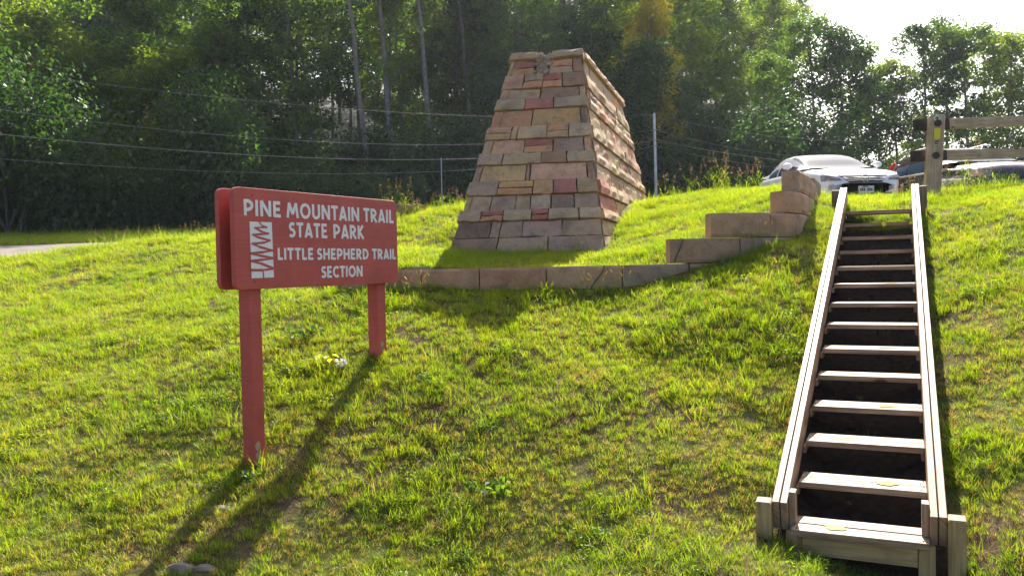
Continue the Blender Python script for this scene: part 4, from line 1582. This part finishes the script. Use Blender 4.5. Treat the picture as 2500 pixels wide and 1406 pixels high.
def skyline(u):
    return float(np.interp(u, [1700, 1880, 1950, 2000, 2055, 2100, 2150, 2195, 2230, 2262, 2310, 2365, 2405, 2455, 2500, 2600], [-250, -60, 0, 28, 75, 112, 205, 130, 70, 40, 48, 60, 68, 80, 75, 85]))


def fit(u, v, D, x, H):
    """scale that lets a tree of height H standing at depth D reach the measured skyline"""
    P = at(u, v, D)
    return (P[2] - float(height(x, D))) / H


# rows of forest trees climbing the hill
r_ = random.Random(3)
for row, (y0, dx, kind, smin, smax) in enumerate(((49.5, 3.4, 'tall', .46, .88), (56.5, 4.0, 'tall', .55, .95), (64, 4.4, 'tall', .6, .95), (73, 4.8, 'tall', .62, .9), (84, 5.2, 'tall', .7, .95), (97, 5.5, 'tall', .8, 1.0), (112, 6, 'tall', .8, 1.0))):
    x = -.70 * y0
    while x < .345 * y0:
        y = y0 + r_.uniform(-2, 2)
        u = px([x, y, 5])[0]
        skip = (row == 0 and (u < 470)) or (row == 0 and 1060 < u < 1240)
        if not skip and not (row == 0 and r_.random() < .08):
            s = r_.uniform(smin, smax)
            if u < 560 and row > 0:
                s = (0, .42, .52, .56, .6, .8, .85)[row] * r_.uniform(.88, 1.12)
            if row >= 3 and 1050 < u < 1560:
                s *= .66
            if u > 1700:
                s = min(s, fit(u, skyline(u), y, x, 21) * r_.uniform(.9, 1.0))
            if u > 1960:
                x += 3
                continue
            mk = r_.choice(['leaf_dark', 'leaf_dark', 'leaf_mid', 'leaf_mid', 'leaf_olive'])
            where = 'at the forest edge' if row == 0 else 'up the hillside'
            plant('forest_tree', r_.choice(PROT['tall']), x, y, s, r_.uniform(0, 6.3), M[mk], f'{tone[mk]} leafy tree {where} {zone(u)}', 'tree', GRP)
        x += dx * r_.uniform(.75, 1.25)
# a lower storey along the edge
x = -32.0
while x < 17.0:
    y = 46.5 + r_.uniform(-1.2, 1.5)
    u = px([x, y, 4])[0]
    if u > 430 and not (560 < u < 930) and not (980 < u < 1120):
        s = r_.uniform(.55, .8)
        mk = r_.choice(['leaf_dark', 'leaf_dark', 'leaf_mid'])
        plant('young_tree', r_.choice(PROT['oak']), x, y, s, r_.uniform(0, 6.3), M[mk], f'{tone[mk]} low bushy tree along the forest edge {zone(u)}', 'tree', 'low trees along the forest edge')
    x += r_.uniform(3.0, 4.6)
# sunlit trees at the left
for (u, D, s, mk, pk, lab) in (
        (95, 43, .86, 'leaf_olive', 0, 'feathery sunlit olive tree directly above the grey road'),
        (215, 45, .84, 'leaf_olive', 1, 'sunlit olive tree second from the left edge, above the road\'s end'),
        (345, 47.5, .98, 'leaf_mid', 2, 'tall sunlit bright green tree left of the sign, tallest of the lit ones'),
        (415, 45, .80, 'leaf_olive', 1, 'yellowish sunlit tree left of the sign, against the dark shade'),
        (-40, 45, 1.05, 'leaf_mid', 0, 'green tree cut by the photo\'s left edge'),
        (40, 66, 1.45, 'leaf_mid', 2, 'green tree high up in the top left corner'),
        (190, 67, 1.45, 'leaf_olive', 0, 'olive tree with a dark straight trunk at the top left'),
        (330, 66, 1.45, 'leaf_dark', 1, 'dark tree behind the tall sunlit one left of the sign')):
    P = at(u, 600, D)
    plant('sunlit_tree', PROT['oak'][pk], P[0], P[1], s, r_.uniform(0, 6), M[mk], lab, 'tree', 'sunlit trees at the left')
# tall bare trunks
for (u, D, s, k, lab) in ((733, 48.5, .95, 0, 'tall straight bare trunked tree left of the others behind the red sign'), (905, 45.5, .95, 1, 'leaning pale bare trunk second from left behind the red sign'),
                          (962, 47.5, .98, 0, 'tall forked pale trunk rising above the sign\'s far end'), (1068, 47, 1.0, 1, 'thick pale bare trunk just left of the stone monument'),
                          (1165, 54, 1.0, 1, 'dark thin trunk against bright leaves left of the monument top')):
    P = at(u, 450, D)
    o = plant('bare_trunk_tree', PROT['bare'][k], P[0], P[1], s, r_.uniform(0, 6), M['leaf_dark'], lab, 'tree', 'tall bare trunked trees', M['bark_pale'] if D < 53 else M['bark'])
    o.rotation_euler = (0, -.05 if k else -.02, r_.uniform(-.3, .3))
# golden tree right of the monument's top
P = at(1588, 300, 43.5)
plant('golden_tree', PROT['oak'][2], P[0], P[1], .50, 1.0, M['leaf_gold'], 'golden yellow leafy tree just right of the monument\'s top', 'tree', sz=1.62)
P = at(1585, 400, 41.3)
plant('young_tree', PROT['oak'][1], P[0], P[1], .74, 2.0, M['leaf_dark'], 'dark green bushy tree in front of the golden one, behind the utility pole', 'tree')
for (u, D, s) in ((1500, 58, 1.0), (1190, 60, 1.05), (1110, 58, 1.0)):
    P = at(u, 300, D)
    plant('sunlit_tree', PROT['oak'][0], P[0], P[1], s, u, M['leaf_olive'], f'sunlit yellow green tree high on the hill {zone(u)}', 'tree', 'sunlit trees high on the hill')
# the forest's end and the row on the skyline at the right
SKYL = [(1995, 49, 1.10, 'airy', 0, 'leaf_mid'), (2055, 49.5, 1.02, 'oak', 2, 'leaf_dark'), (2100, 50.5, .93, 'airy', 2, 'leaf_mid'), (2150, 53, .72, 'oak', 1, 'leaf_mid'), (2195, 52, .80, 'airy', 0, 'leaf_olive'),
        (2262, 50, 1.0, 'airy', 1, 'leaf_dark'), (2310, 52, 1.0, 'airy', 0, 'leaf_mid'), (2365, 50, .97, 'airy', 2, 'leaf_mid'), (2405, 53, .98, 'airy', 1, 'leaf_olive'),
        (2455, 50, .93, 'airy', 0, 'leaf_olive'), (2500, 52, .98, 'airy', 2, 'leaf_mid'), (2560, 50, .95, 'airy', 1, 'leaf_mid'), (2630, 52, 1.0, 'airy', 0, 'leaf_mid')]
NAMES = ['tallest tree at the forest\'s right end against the sky', 'dark dense tree at the forest\'s right end above the white car', 'green tree sloping down to the gap of sky at the right',
         'low green tree in the gap of sky left of the fence post', 'slender olive tree right of the sky gap', 'dark open crowned tree rising directly above the fence post', 'green open crowned tree just right of the fence post',
         'green tree in the middle of the skyline row above the fence rail', 'olive thin trunk tree of the skyline row above the fence rail', 'yellowish olive tree near the right end of the skyline row', 'green tree cut by the photo\'s right edge',
         'green tree just past the right edge', 'farthest right green tree of the row']
for (u, D, s, kd, k, mk), lab in zip(SKYL, NAMES):
    P = at(u, 420, D)
    s = fit(u, skyline(u), D, P[0], dict(airy=(14.5, 15, 13.5), oak=(13, 11, 14))[kd][k] * 1.03)
    plant('skyline_tree', PROT[kd][k], P[0], P[1], s, u * 1.0, M[mk], lab, 'tree', 'trees on the skyline at the right')
# bushes along the foot of the forest
x = -33.0
while x < 30:
    y = 41.5 + r_.uniform(-1.6, 2.2)
    if x < -5:
        y = 37 + r_.uniform(-1.2, 1.6)
    u = px([x, y, 2])[0]
    s = r_.uniform(.8, 1.4) * (1.15 if u < 1000 else 1.0) * (.75 if u > 2230 else 1)
    plant('bush', r_.choice(BUSH), x, y, s, r_.uniform(0, 6.3), M['leaf_dark'], f'shaded bush at the foot of the forest {zone(u)}', 'bush', 'bushes at the foot of the forest', None, ('stems', 'foliage'), None, r_.uniform(.9, 1.5) if u < 2200 else .9)
    x += r_.uniform(1.5, 2.5)
for k in range(26):
    x, y = r_.uniform(-34, 14), r_.uniform(46, 53)
    u = px([x, y, 3])[0]
    plant('bush', r_.choice(BUSH), x, y, r_.uniform(1.0, 1.7), r_.uniform(0, 6.3), M['leaf_dark'], f'tall shrub under the trees {zone(u)}', 'bush', 'shrubs under the trees', None, ('stems', 'foliage'), None, 1.4)


# ------------------------------------------------------------------ grass
def tuft(name, seed, n, L0, L1, wid, spread, bend, dry, mats):
    rg = np.random.default_rng(seed)
    V, Fc, T_, mi = [], [], [], []
    for _ in range(n):
        a = rg.uniform(0, 6.283)
        r = spread * math.sqrt(rg.random())
        b0 = np.array([r * math.cos(a), r * math.sin(a), -.01])
        az = a + rg.normal() * .9
        L = rg.uniform(L0, L1)
        tilt = abs(rg.normal(.35, .25)) + .05
        curl = bend * rg.uniform(.3, 1.3)
        d = np.array([math.cos(az), math.sin(az), 0])
        side = np.array([-math.sin(az), math.cos(az), 0])
        tw = rg.uniform(-.7, .7)
        side = side * math.cos(tw) + d * math.sin(tw)
        p, th = b0.copy(), tilt
        o = len(V)
        w = wid * rg.uniform(.7, 1.3)
        for k in range(4):
            f = k / 3
            ww = w * (1 - f) ** .7
            if k < 3:
                V += [p - side * ww / 2, p + side * ww / 2]
            else:
                V += [p]
            p = p + (d * math.sin(th) + np.array([0, 0, math.cos(th)])) * L / 3
            th += curl / 3
        Fc += [(o, o + 1, o + 3, o + 2), (o + 2, o + 3, o + 5, o + 4), (o + 4, o + 5, o + 6)]
        isdry = rg.random() < dry
        mi += [1 if isdry else 0] * 3
        T_ += [float(np.clip(rg.normal(.5, .25), 0, 1))] * 7
    me_ = bpy.data.meshes.new(name)
    me_.from_pydata([tuple(p) for p in V], [], Fc)
    at3 = me_.attributes.new('tint', 'FLOAT', 'POINT')
    at3.data.foreach_set('value', np.array(T_, np.float32))
    for m_ in mats:
        me_.materials.append(m_)
    me_.polygons.foreach_set('material_index', mi)
    me_.update()
    return me_


def clover(name, seed):
    rg = np.random.default_rng(seed)
    n = 46
    C = np.stack([rg.normal(size=n) * .05, rg.normal(size=n) * .05, rg.uniform(.02, .06, n)], 1)
    me_ = leaf_cloud(name, C, rg.normal(size=(n, 3)) * .35 + np.array([0, 0, 1]), rg.uniform(.016, .03, n), .8, rg.uniform(.1, .5, n))
    me_.materials.append(M['grass'])
    return me_


gm = [M['grass'], M['straw']]
tufts = [tuft('grass_short', 1, 34, .045, .095, .0040, .075, .9, .10, gm), tuft('grass_medium', 2, 34, .06, .13, .0042, .075, 1.2, .07, gm),
         tuft('grass_long', 3, 26, .09, .19, .0048, .06, 1.5, .07, gm), tuft('grass_dry', 4, 26, .04, .11, .0036, .085, 1.3, .75, gm),
         clover('clover_patch', 5), tuft('grass_wild', 6, 18, .15, .32, .006, .08, 1.6, .2, gm)]
tob = []
for m_ in tufts:
    o = bpy.data.objects.new(m_.name, m_)
    tob.append(o)

# scatter
def vnoise(x, y, s, seed):
    rg = np.random.default_rng(seed)
    g = rg.random((64, 64))
    X_, Y_ = (x / s) % 64, (y / s) % 64
    i, j = X_.astype(int), Y_.astype(int)
    fx, fy = X_ - i, Y_ - j
    fx, fy = fx * fx * (3 - 2 * fx), fy * fy * (3 - 2 * fy)
    i1, j1 = (i + 1) % 64, (j + 1) % 64
    i, j = i % 64, j % 64
    return (g[i, j] * (1 - fx) + g[i1, j] * fx) * (1 - fy) + (g[i, j1] * (1 - fx) + g[i1, j1] * fx) * fy


PX, PY, PS = [], [], []
for y0, y1, den in ((3.6, 5.5, 760), (5.5, 7.5, 620), (7.5, 10, 450), (10, 14.5, 300), (14.5, 17, 80)):
    x0, x1 = -.66 * y1 - 1.2, .66 * y1 + 1.2
    n = int((x1 - x0) * (y1 - y0) * den)
    PX.append(rng.uniform(x0, x1, n)); PY.append(rng.uniform(y0, y1, n)); PS.append(np.full(n, {760: .82, 620: .88, 450: .95, 300: 1.05, 80: 1.4}[den]))
n = 14000
PX.append(rng.uniform(-22, 20, n)); PY.append(rng.uniform(21.5, 44, n)); PS.append(np.full(n, 2.2))
PX, PY, PS = map(np.concatenate, (PX, PY, PS))
keep = ~((PY > 15.6 + .03 * (PX + 10)) & (PY < 20.8 + .03 * (PX + 12) + np.clip((PX - 2) * .5, 0, 3)))
rel = np.stack([PX - ST0[0], PY - ST0[1]], 1)
sa, sl_ = rel @ SD[:2], rel @ SS[:2]
under = (np.abs(sl_) < .46) & (sa > .02) & (sa < 5.6)
keep &= ~(under & (rng.random(len(PX)) > .008))
keep &= ~in_poly(PX, PY, MB_[:, :2] + (MB_[:, :2] - MB_[:, :2].mean(0)) / np.linalg.norm(MB_[:, :2] - MB_[:, :2].mean(0), axis=1)[:, None] * -.05)
# wall thickness
for s in np.linspace(0, CUM[-1], 160):
    a, nn = wp(s)
    c = a + nn * .1
    keep &= (PX - c[0]) ** 2 + (PY - c[1]) ** 2 > .115 ** 2
for s in np.linspace(0, Lw, 30):
    a, nn = wp2(s)
    keep &= (PX - a[0] - nn[0] * .1) ** 2 + (PY - a[1] - nn[1] * .1) ** 2 > .11 ** 2
# worn ground low on the bank and beside the stairs
worn = (vnoise(PX, PY, .28, 1) * .6 + vnoise(PX, PY, .11, 2) * .4)
low = 1 - sstep(5.0, 7.2, PY - .15 * np.abs(PX))
side_worn = ((np.abs(np.abs(sl_) - .54) < .12) & (sa < 6)).astype(float)
thr = .10 * low + .08 + .15 * side_worn
thr = thr + .28 * (1 - sstep(4.75, 5.15, PY)) * (1 - sstep(-2.0, -1.3, PX))
keep &= worn > thr - .12 * (PY > 8)
PX, PY, PS, worn, low = PX[keep], PY[keep], PS[keep], worn[keep], low[keep]
nP = len(PX)
lush = vnoise(PX, PY, .55, 3) * .6 + vnoise(PX, PY, .2, 4) * .4
rnd = rng.random(nP)
kind = np.where(rnd < .52, 0, np.where(rnd < .95, 1, 2))
kind = np.where((lush > .60) & (rnd < .22), 2, kind)
kind = np.where((lush > .62) & (rnd > .82) & (PY < 8.5), 4, kind)
dryp = rng.random(nP)
kind = np.where(dryp < .07 + .12 * low + .30 * low * (lush < .47) + .12 * (worn < .48), 3, kind)
kind = np.where((rng.random(nP) < .006), 5, kind)
far = (PY > 21)
kind = np.where(far, np.where(rnd < .9, 2, 5), kind)
inside_shadow_edge = 0
PZ = height(PX, PY)
me = bpy.data.meshes.new('grass')
me.vertices.add(nP)
me.vertices.foreach_set('co', np.stack([PX, PY, PZ], 1).ravel())
a1 = me.attributes.new('kind', 'INT', 'POINT'); a1.data.foreach_set('value', kind.astype(np.int32))
a2 = me.attributes.new('rot', 'FLOAT_VECTOR', 'POINT')
a2.data.foreach_set('vector', np.stack([rng.normal(0, .10, nP) - .10, rng.normal(0, .10, nP), rng.uniform(0, 6.283, nP)], 1).ravel())
a3 = me.attributes.new('scl', 'FLOAT', 'POINT'); a3.data.foreach_set('value', (PS * rng.uniform(.6, 1.1, nP) * (.84 + .45 * (lush - .5))).astype(np.float32))
grass = bpy.data.objects.new('grass', me)
COL.objects.link(grass)
tag(grass, kind='stuff')
ng = bpy.data.node_groups.new('scatter_grass', 'GeometryNodeTree')
ng.interface.new_socket('Geometry', in_out='INPUT', socket_type='NodeSocketGeometry')
ng.interface.new_socket('Geometry', in_out='OUTPUT', socket_type='NodeSocketGeometry')
gi, go = ng.nodes.new('NodeGroupInput'), ng.nodes.new('NodeGroupOutput')
jn = ng.nodes.new('GeometryNodeJoinGeometry')
mp = ng.nodes.new('GeometryNodeMeshToPoints')
ng.links.new(gi.outputs[0], mp.inputs[0])


def named(nm, typ):
    q = ng.nodes.new('GeometryNodeInputNamedAttribute')
    q.data_type = typ
    q.inputs['Name'].default_value = nm
    return q.outputs[0]


ak, ar, as_ = named('kind', 'INT'), named('rot', 'FLOAT_VECTOR'), named('scl', 'FLOAT')
for k, o in enumerate(tob):
    oi = ng.nodes.new('GeometryNodeObjectInfo')
    oi.inputs['Object'].default_value = o
    oi.inputs['As Instance'].default_value = True
    cmp_ = ng.nodes.new('FunctionNodeCompare')
    cmp_.data_type, cmp_.operation = 'INT', 'EQUAL'
    ins = [s for s in cmp_.inputs if s.type == 'INT']
    ng.links.new(ak, ins[0])
    ins[1].default_value = k
    io = ng.nodes.new('GeometryNodeInstanceOnPoints')
    ng.links.new(mp.outputs[0], io.inputs['Points'])
    ng.links.new(cmp_.outputs[0], io.inputs['Selection'])
    ng.links.new(oi.outputs['Geometry'], io.inputs['Instance'])
    ng.links.new(ar, io.inputs['Rotation'])
    ng.links.new(as_, io.inputs['Scale'])
    ng.links.new(io.outputs[0], jn.inputs[0])
ng.links.new(jn.outputs[0], go.inputs[0])
md = grass.modifiers.new('scatter', 'NODES')
md.node_group = ng


# ------------------------------------------------------------------ tall weeds with seed heads
def weed_mesh(seed, n, H, head):
    rg = np.random.default_rng(seed)
    mb = MB()
    T_ = []
    for _ in range(n):
        a = rg.uniform(0, 6.28)
        b0 = np.array([rg.normal() * .09, rg.normal() * .09, 0])
        h = H * rg.uniform(.6, 1.1)
        ln = np.array([math.cos(a), math.sin(a), 0]) * h * rg.uniform(.05, .3)
        pts = [b0, b0 + ln * .3 + np.array([0, 0, h * .5]), b0 + ln + np.array([0, 0, h])]
        mb.tube(pts, [.005, .004, .002], 3, 0, False)
        for k in range(5):                      # strap leaves
            f = rg.uniform(.05, .6)
            p = b0 + ln * f * f + np.array([0, 0, h * f])
            az = rg.uniform(0, 6.28)
            d = np.array([math.cos(az), math.sin(az), 0]); sd = np.array([-d[1], d[0], 0]) * .007
            L = h * rg.uniform(.3, .5)
            q = [p, p + d * L * .4 + np.array([0, 0, L * .42]), p + d * L * .85 + np.array([0, 0, L * .3])]
            mb.add([q[0] - sd * .6, q[0] + sd * .6, q[1] - sd, q[1] + sd, q[2]], [(0, 1, 3, 2), (2, 3, 4)], 0)
        if head:
            top = pts[-1]
            for k in range(26):
                f = rg.uniform(-.28, .12)
                w = .07 * (1 - (f + .28) / .45) + .012
                az = rg.uniform(0, 6.28)
                p = top + np.array([math.cos(az) * w * rg.random(), math.sin(az) * w * rg.random(), f * h * .8])
                s = rg.uniform(.010, .02)
                d = rg.normal(size=3); d /= np.linalg.norm(d)
                e = np.cross(d, (0, 0, 1)); e /= np.linalg.norm(e) + 1e-6
                mb.add([p - d * s, p + e * s * .6, p + d * s, p - e * s * .6], [(0, 1, 2, 3)], 1)
    me_ = mb.mesh('tall_weed', [M['grass'], M['seedhead']])
    at4 = me_.attributes.new('tint', 'FLOAT', 'POINT')
    at4.data.foreach_set('value', rg.uniform(.3, .9, len(me_.vertices)).astype(np.float32))
    return me_


WEED = [weed_mesh(60, 5, .8, True), weed_mesh(61, 4, .65, True), weed_mesh(62, 6, .55, True), weed_mesh(63, 5, .5, False)]
spots = [(u, 12.9, .55, 'on the crest left of the stone monument') for u in (925, 948, 985, 1010, 1035, 1062, 1082, 1100, 1118)]
spots += [(u, 13.2, .62, 'on the crest beside the pale utility pole') for u in (1622, 1645, 1688)]
spots += [(u, 13.2, .74, 'on the crest left of the white car') for u in (1742, 1766, 1790, 1826, 1852)]
spots += [(u, 12.4, .5, 'between the white car and the fence post') for u in (2185, 2200, 2215, 2232, 2246)]
spots += [(u, 12.1, .72, 'in front of the dark car below the fence rail') for u in (2310, 2330, 2352, 2375, 2400, 2425, 2450, 2472, 2490)]
spots += [(u, 13.2, .45, 'on the crest left of the red sign') for u in (232, 262, 300, 345, 385, 420, 448, 480, 510)]
for (u, D, s, wh) in spots:
    P = at(u + r_.uniform(-6, 6), 470, D + r_.uniform(-.3, .4))
    o = bpy.data.objects.new('tall_weed', r_.choice(WEED))
    COL.objects.link(o)
    o.location = (P[0], P[1], float(height(P[0], P[1])))
    o.rotation_euler = (0, 0, r_.uniform(0, 6.28))
    q = s * r_.uniform(.75, 1.15)
    o.scale = (q, q, q)
    tag(o, 'tall weed with reddish seed heads ' + wh, 'weed', 'tall weeds ' + wh)


# foxtail heads by the wall and the monument's corner
def foxtail(seed, n=5):
    rg = np.random.default_rng(seed)
    mb = MB()
    for _ in range(n):
        b0 = np.array([rg.normal() * .06, rg.normal() * .05, 0])
        h = rg.uniform(.16, .28)
        ln = np.array([rg.normal() * .05, rg.normal() * .04, 0])
        top = b0 + ln + np.array([0, 0, h])
        mb.tube([b0, b0 + ln * .3 + np.array([0, 0, h * .6]), top], .0018, 3, 0, False)
        d = ln * .8 + np.array([0, 0, .04]); d = d / np.linalg.norm(d)
        mb.tube([top, top + d * .012, top + d * .032, top + d * .05], [.002, .006, .0055, .0015], 6, 1)
    me_ = mb.mesh('foxtail', [M['grass'], M['foxtail']])
    at4 = me_.attributes.new('tint', 'FLOAT', 'POINT')
    at4.data.foreach_set('value', rg.uniform(.3, .9, len(me_.vertices)).astype(np.float32))
    return me_


FX = [foxtail(70), foxtail(71, 4), foxtail(72, 6)]
for (u, v, D, lab) in ((985, 715, 8.05, 'foxtail grass clump at the wall\'s foot beside the sign'), (1035, 722, 8.0, 'foxtail grass clump at the wall\'s foot right of the sign\'s far post'), (1425, 715, 8.05, 'foxtail grass clump against the middle of the long wall'),
                       (1480, 710, 8.05, 'foxtail grass clump left of the stepped wall\'s lowest end'), (1520, 705, 8.1, 'foxtail grass clump by the wall under the second course'), (1840, 660, 8.2, 'foxtail grass clump in front of the stepped wall\'s right end'),
                       (1870, 650, 8.2, 'foxtail grass clump rightmost beside the stepped wall'), (1415, 605, 9.6, 'foxtail grass clump at the monument\'s near corner'), (1440, 600, 9.6, 'foxtail grass clump leaning over the monument\'s near corner'), (1102, 610, 10.3, 'foxtail grass clump at the monument\'s left corner')):
    P = at(u, v, D)
    o = bpy.data.objects.new('foxtail', r_.choice(FX))
    COL.objects.link(o)
    o.location = (P[0], P[1], float(height(P[0], P[1])))
    o.rotation_euler = (0, 0, r_.uniform(-.5, .5))
    tag(o, lab, 'grass clump', 'foxtail grass clumps')


# ------------------------------------------------------------------ stones, leaves and flowers lying in the grass
def rock(seed, R):
    rg = np.random.default_rng(seed)
    import bmesh
    bm = bmesh.new()
    bmesh.ops.create_icosphere(bm, subdivisions=2, radius=R)
    ax_ = rg.uniform(.6, 1.3, 3) * np.array([1.2, .9, .55])
    for v in bm.verts:
        n = v.co.normalized()
        k = 1 + .25 * math.sin(3 * n.x + seed) * math.cos(2.5 * n.y) + rg.normal() * .05
        v.co = Vector((v.co.x * ax_[0] * k, v.co.y * ax_[1] * k, v.co.z * ax_[2] * k))
    me_ = bpy.data.meshes.new('stone')
    bm.to_mesh(me_)
    bm.free()
    me_.materials.append(M['rock'])
    return me_


def on_ground(u, v):
    lo, hi = 3.5, 14.0
    for D in np.linspace(lo, hi, 600):
        P = at(u, v, D)
        if P[2] <= float(height(P[0], P[1])):
            return P
    return at(u, v, 6)


for (u, v, R, lab) in ((535, 1245, .085, 'flat pale stone in the sign\'s shadow below the near post'), (488, 1190, .055, 'brown stone left of the sign\'s near post'), 
                       (450, 1390, .08, 'large pale stone at the foot of the sign\'s shadow'), (505, 1383, .06, 'pale stone at the photo\'s lower edge in the shadow'), (320, 1150, .03, 'small stone in the worn grass left of the near post'),
                       (1585, 1345, .05, 'pale stone in worn grass left of the stairs\' foot'), (1500, 1398, .05, 'pale stone at the photo\'s lower edge left of the stairs'), (2190, 722, .05, 'grey stone lying between the stair treads')):
    P = on_ground(u, v)
    o = bpy.data.objects.new('loose_stone', rock(int(u), R))
    COL.objects.link(o)
    o.location = (P[0], P[1], P[2] - R * .12)
    tag(o, lab, 'stone', 'stones lying in the grass')


def leafy(name, u, v, n, R, size, mat, label, cat, flat=.5, hgt=.05):
    P = on_ground(u, v)
    C = np.stack([rng.normal(size=n) * R, rng.normal(size=n) * R, rng.uniform(.02, hgt, n)], 1)
    me_ = leaf_cloud(name, C, rng.normal(size=(n, 3)) * flat + np.array([0, 0, 1]), size * rng.uniform(.7, 1.3, n), .6, rng.uniform(.2, .9, n))
    me_.materials.append(mat)
    o = bpy.data.objects.new(name, me_)
    COL.objects.link(o)
    o.location = P
    return tag(o, label, cat)


leafy('white_flower', 835, 903, 60, .022, .03, M['petal'], 'white flower cluster in the grass beside the sign\'s far post', 'flower', 1.0, .09)
leafy('broadleaf_weed', 815, 890, 16, .08, .08, M['leaf_yellow'], 'pale broadleaf weed beside the white flower', 'weed', .8, .1)
leafy('broadleaf_weed', 748, 828, 60, .09, .06, M['leaf_dark'], 'dark leafy weed in the grass between the sign posts', 'weed', .9, .12)
leafy('broadleaf_weed', 1195, 1200, 60, .10, .05, M['leaf_mid'], 'green leafy patch in the middle of the lower lawn', 'weed', .9, .08)
leafy('broadleaf_weed', 600, 1180, 50, .06, .035, M['leaf_mid'], 'small leafy weed at the near sign post\'s foot', 'weed', .9, .10)
for (i, lat, sz, lab) in ((11, .06, .10, 'yellow green leaf lying by the third highest stair tread'), (11, .33, .07, 'small yellow leaf near the right rail by the third highest tread')):
    P = stair(i * RUN + .36, lat, -.02)
    me_ = leaf_cloud('fallen_leaf', np.array([[0, 0, .03]]), np.array([[0.1, -.8, .6]]), np.array([sz]), .6, np.array([.6]))
    me_.materials.append(M['leaf_yellow'])
    o = bpy.data.objects.new('fallen_leaf', me_)
    COL.objects.link(o)
    o.location = P
    tag(o, lab, 'leaf')
# leaf litter under the stairs
n = 420
sa_, la_ = rng.uniform(.1, 5.6, n), rng.uniform(-.34, .34, n)
C = np.array([stair(a, b_, 0) for a, b_ in zip(sa_, la_)])
C[:, 2] = height(C[:, 0], C[:, 1]) + .012
me_ = leaf_cloud('leaf_litter', C, rng.normal(size=(n, 3)) * .35 + np.array([0, 0, 1]), rng.uniform(.03, .08, n), .6, rng.uniform(0, .6, n))
me_.materials.append(M['leaf_brown'])
o = bpy.data.objects.new('leaf_litter', me_)
COL.objects.link(o)
tag(o, kind='stuff')


# ------------------------------------------------------------------ thin summer haze between the camera and the hillside
hz = MB()
z0h = float(Z.min()) - 1.0
hz.box((0, 180, (z0h + 62) / 2), (1, 0, 0), (0, 1, 0), (0, 0, 1), 222, 243, (62 - z0h) / 2, .001)
hm = bpy.data.materials.new('haze')
hm.use_nodes = True
hn = hm.node_tree
hn.nodes.remove(hn.nodes['Principled BSDF'])
pv = hn.nodes.new('ShaderNodeVolumePrincipled')
pv.inputs['Color'].default_value = (0.80, 0.86, 1.0, 1)
pv.inputs['Density'].default_value = 0.00026
pv.inputs['Anisotropy'].default_value = 0.45
hn.links.new(pv.outputs[0], hn.nodes['Material Output'].inputs['Volume'])
tag(obj('haze', hz, hm), kind='stuff')
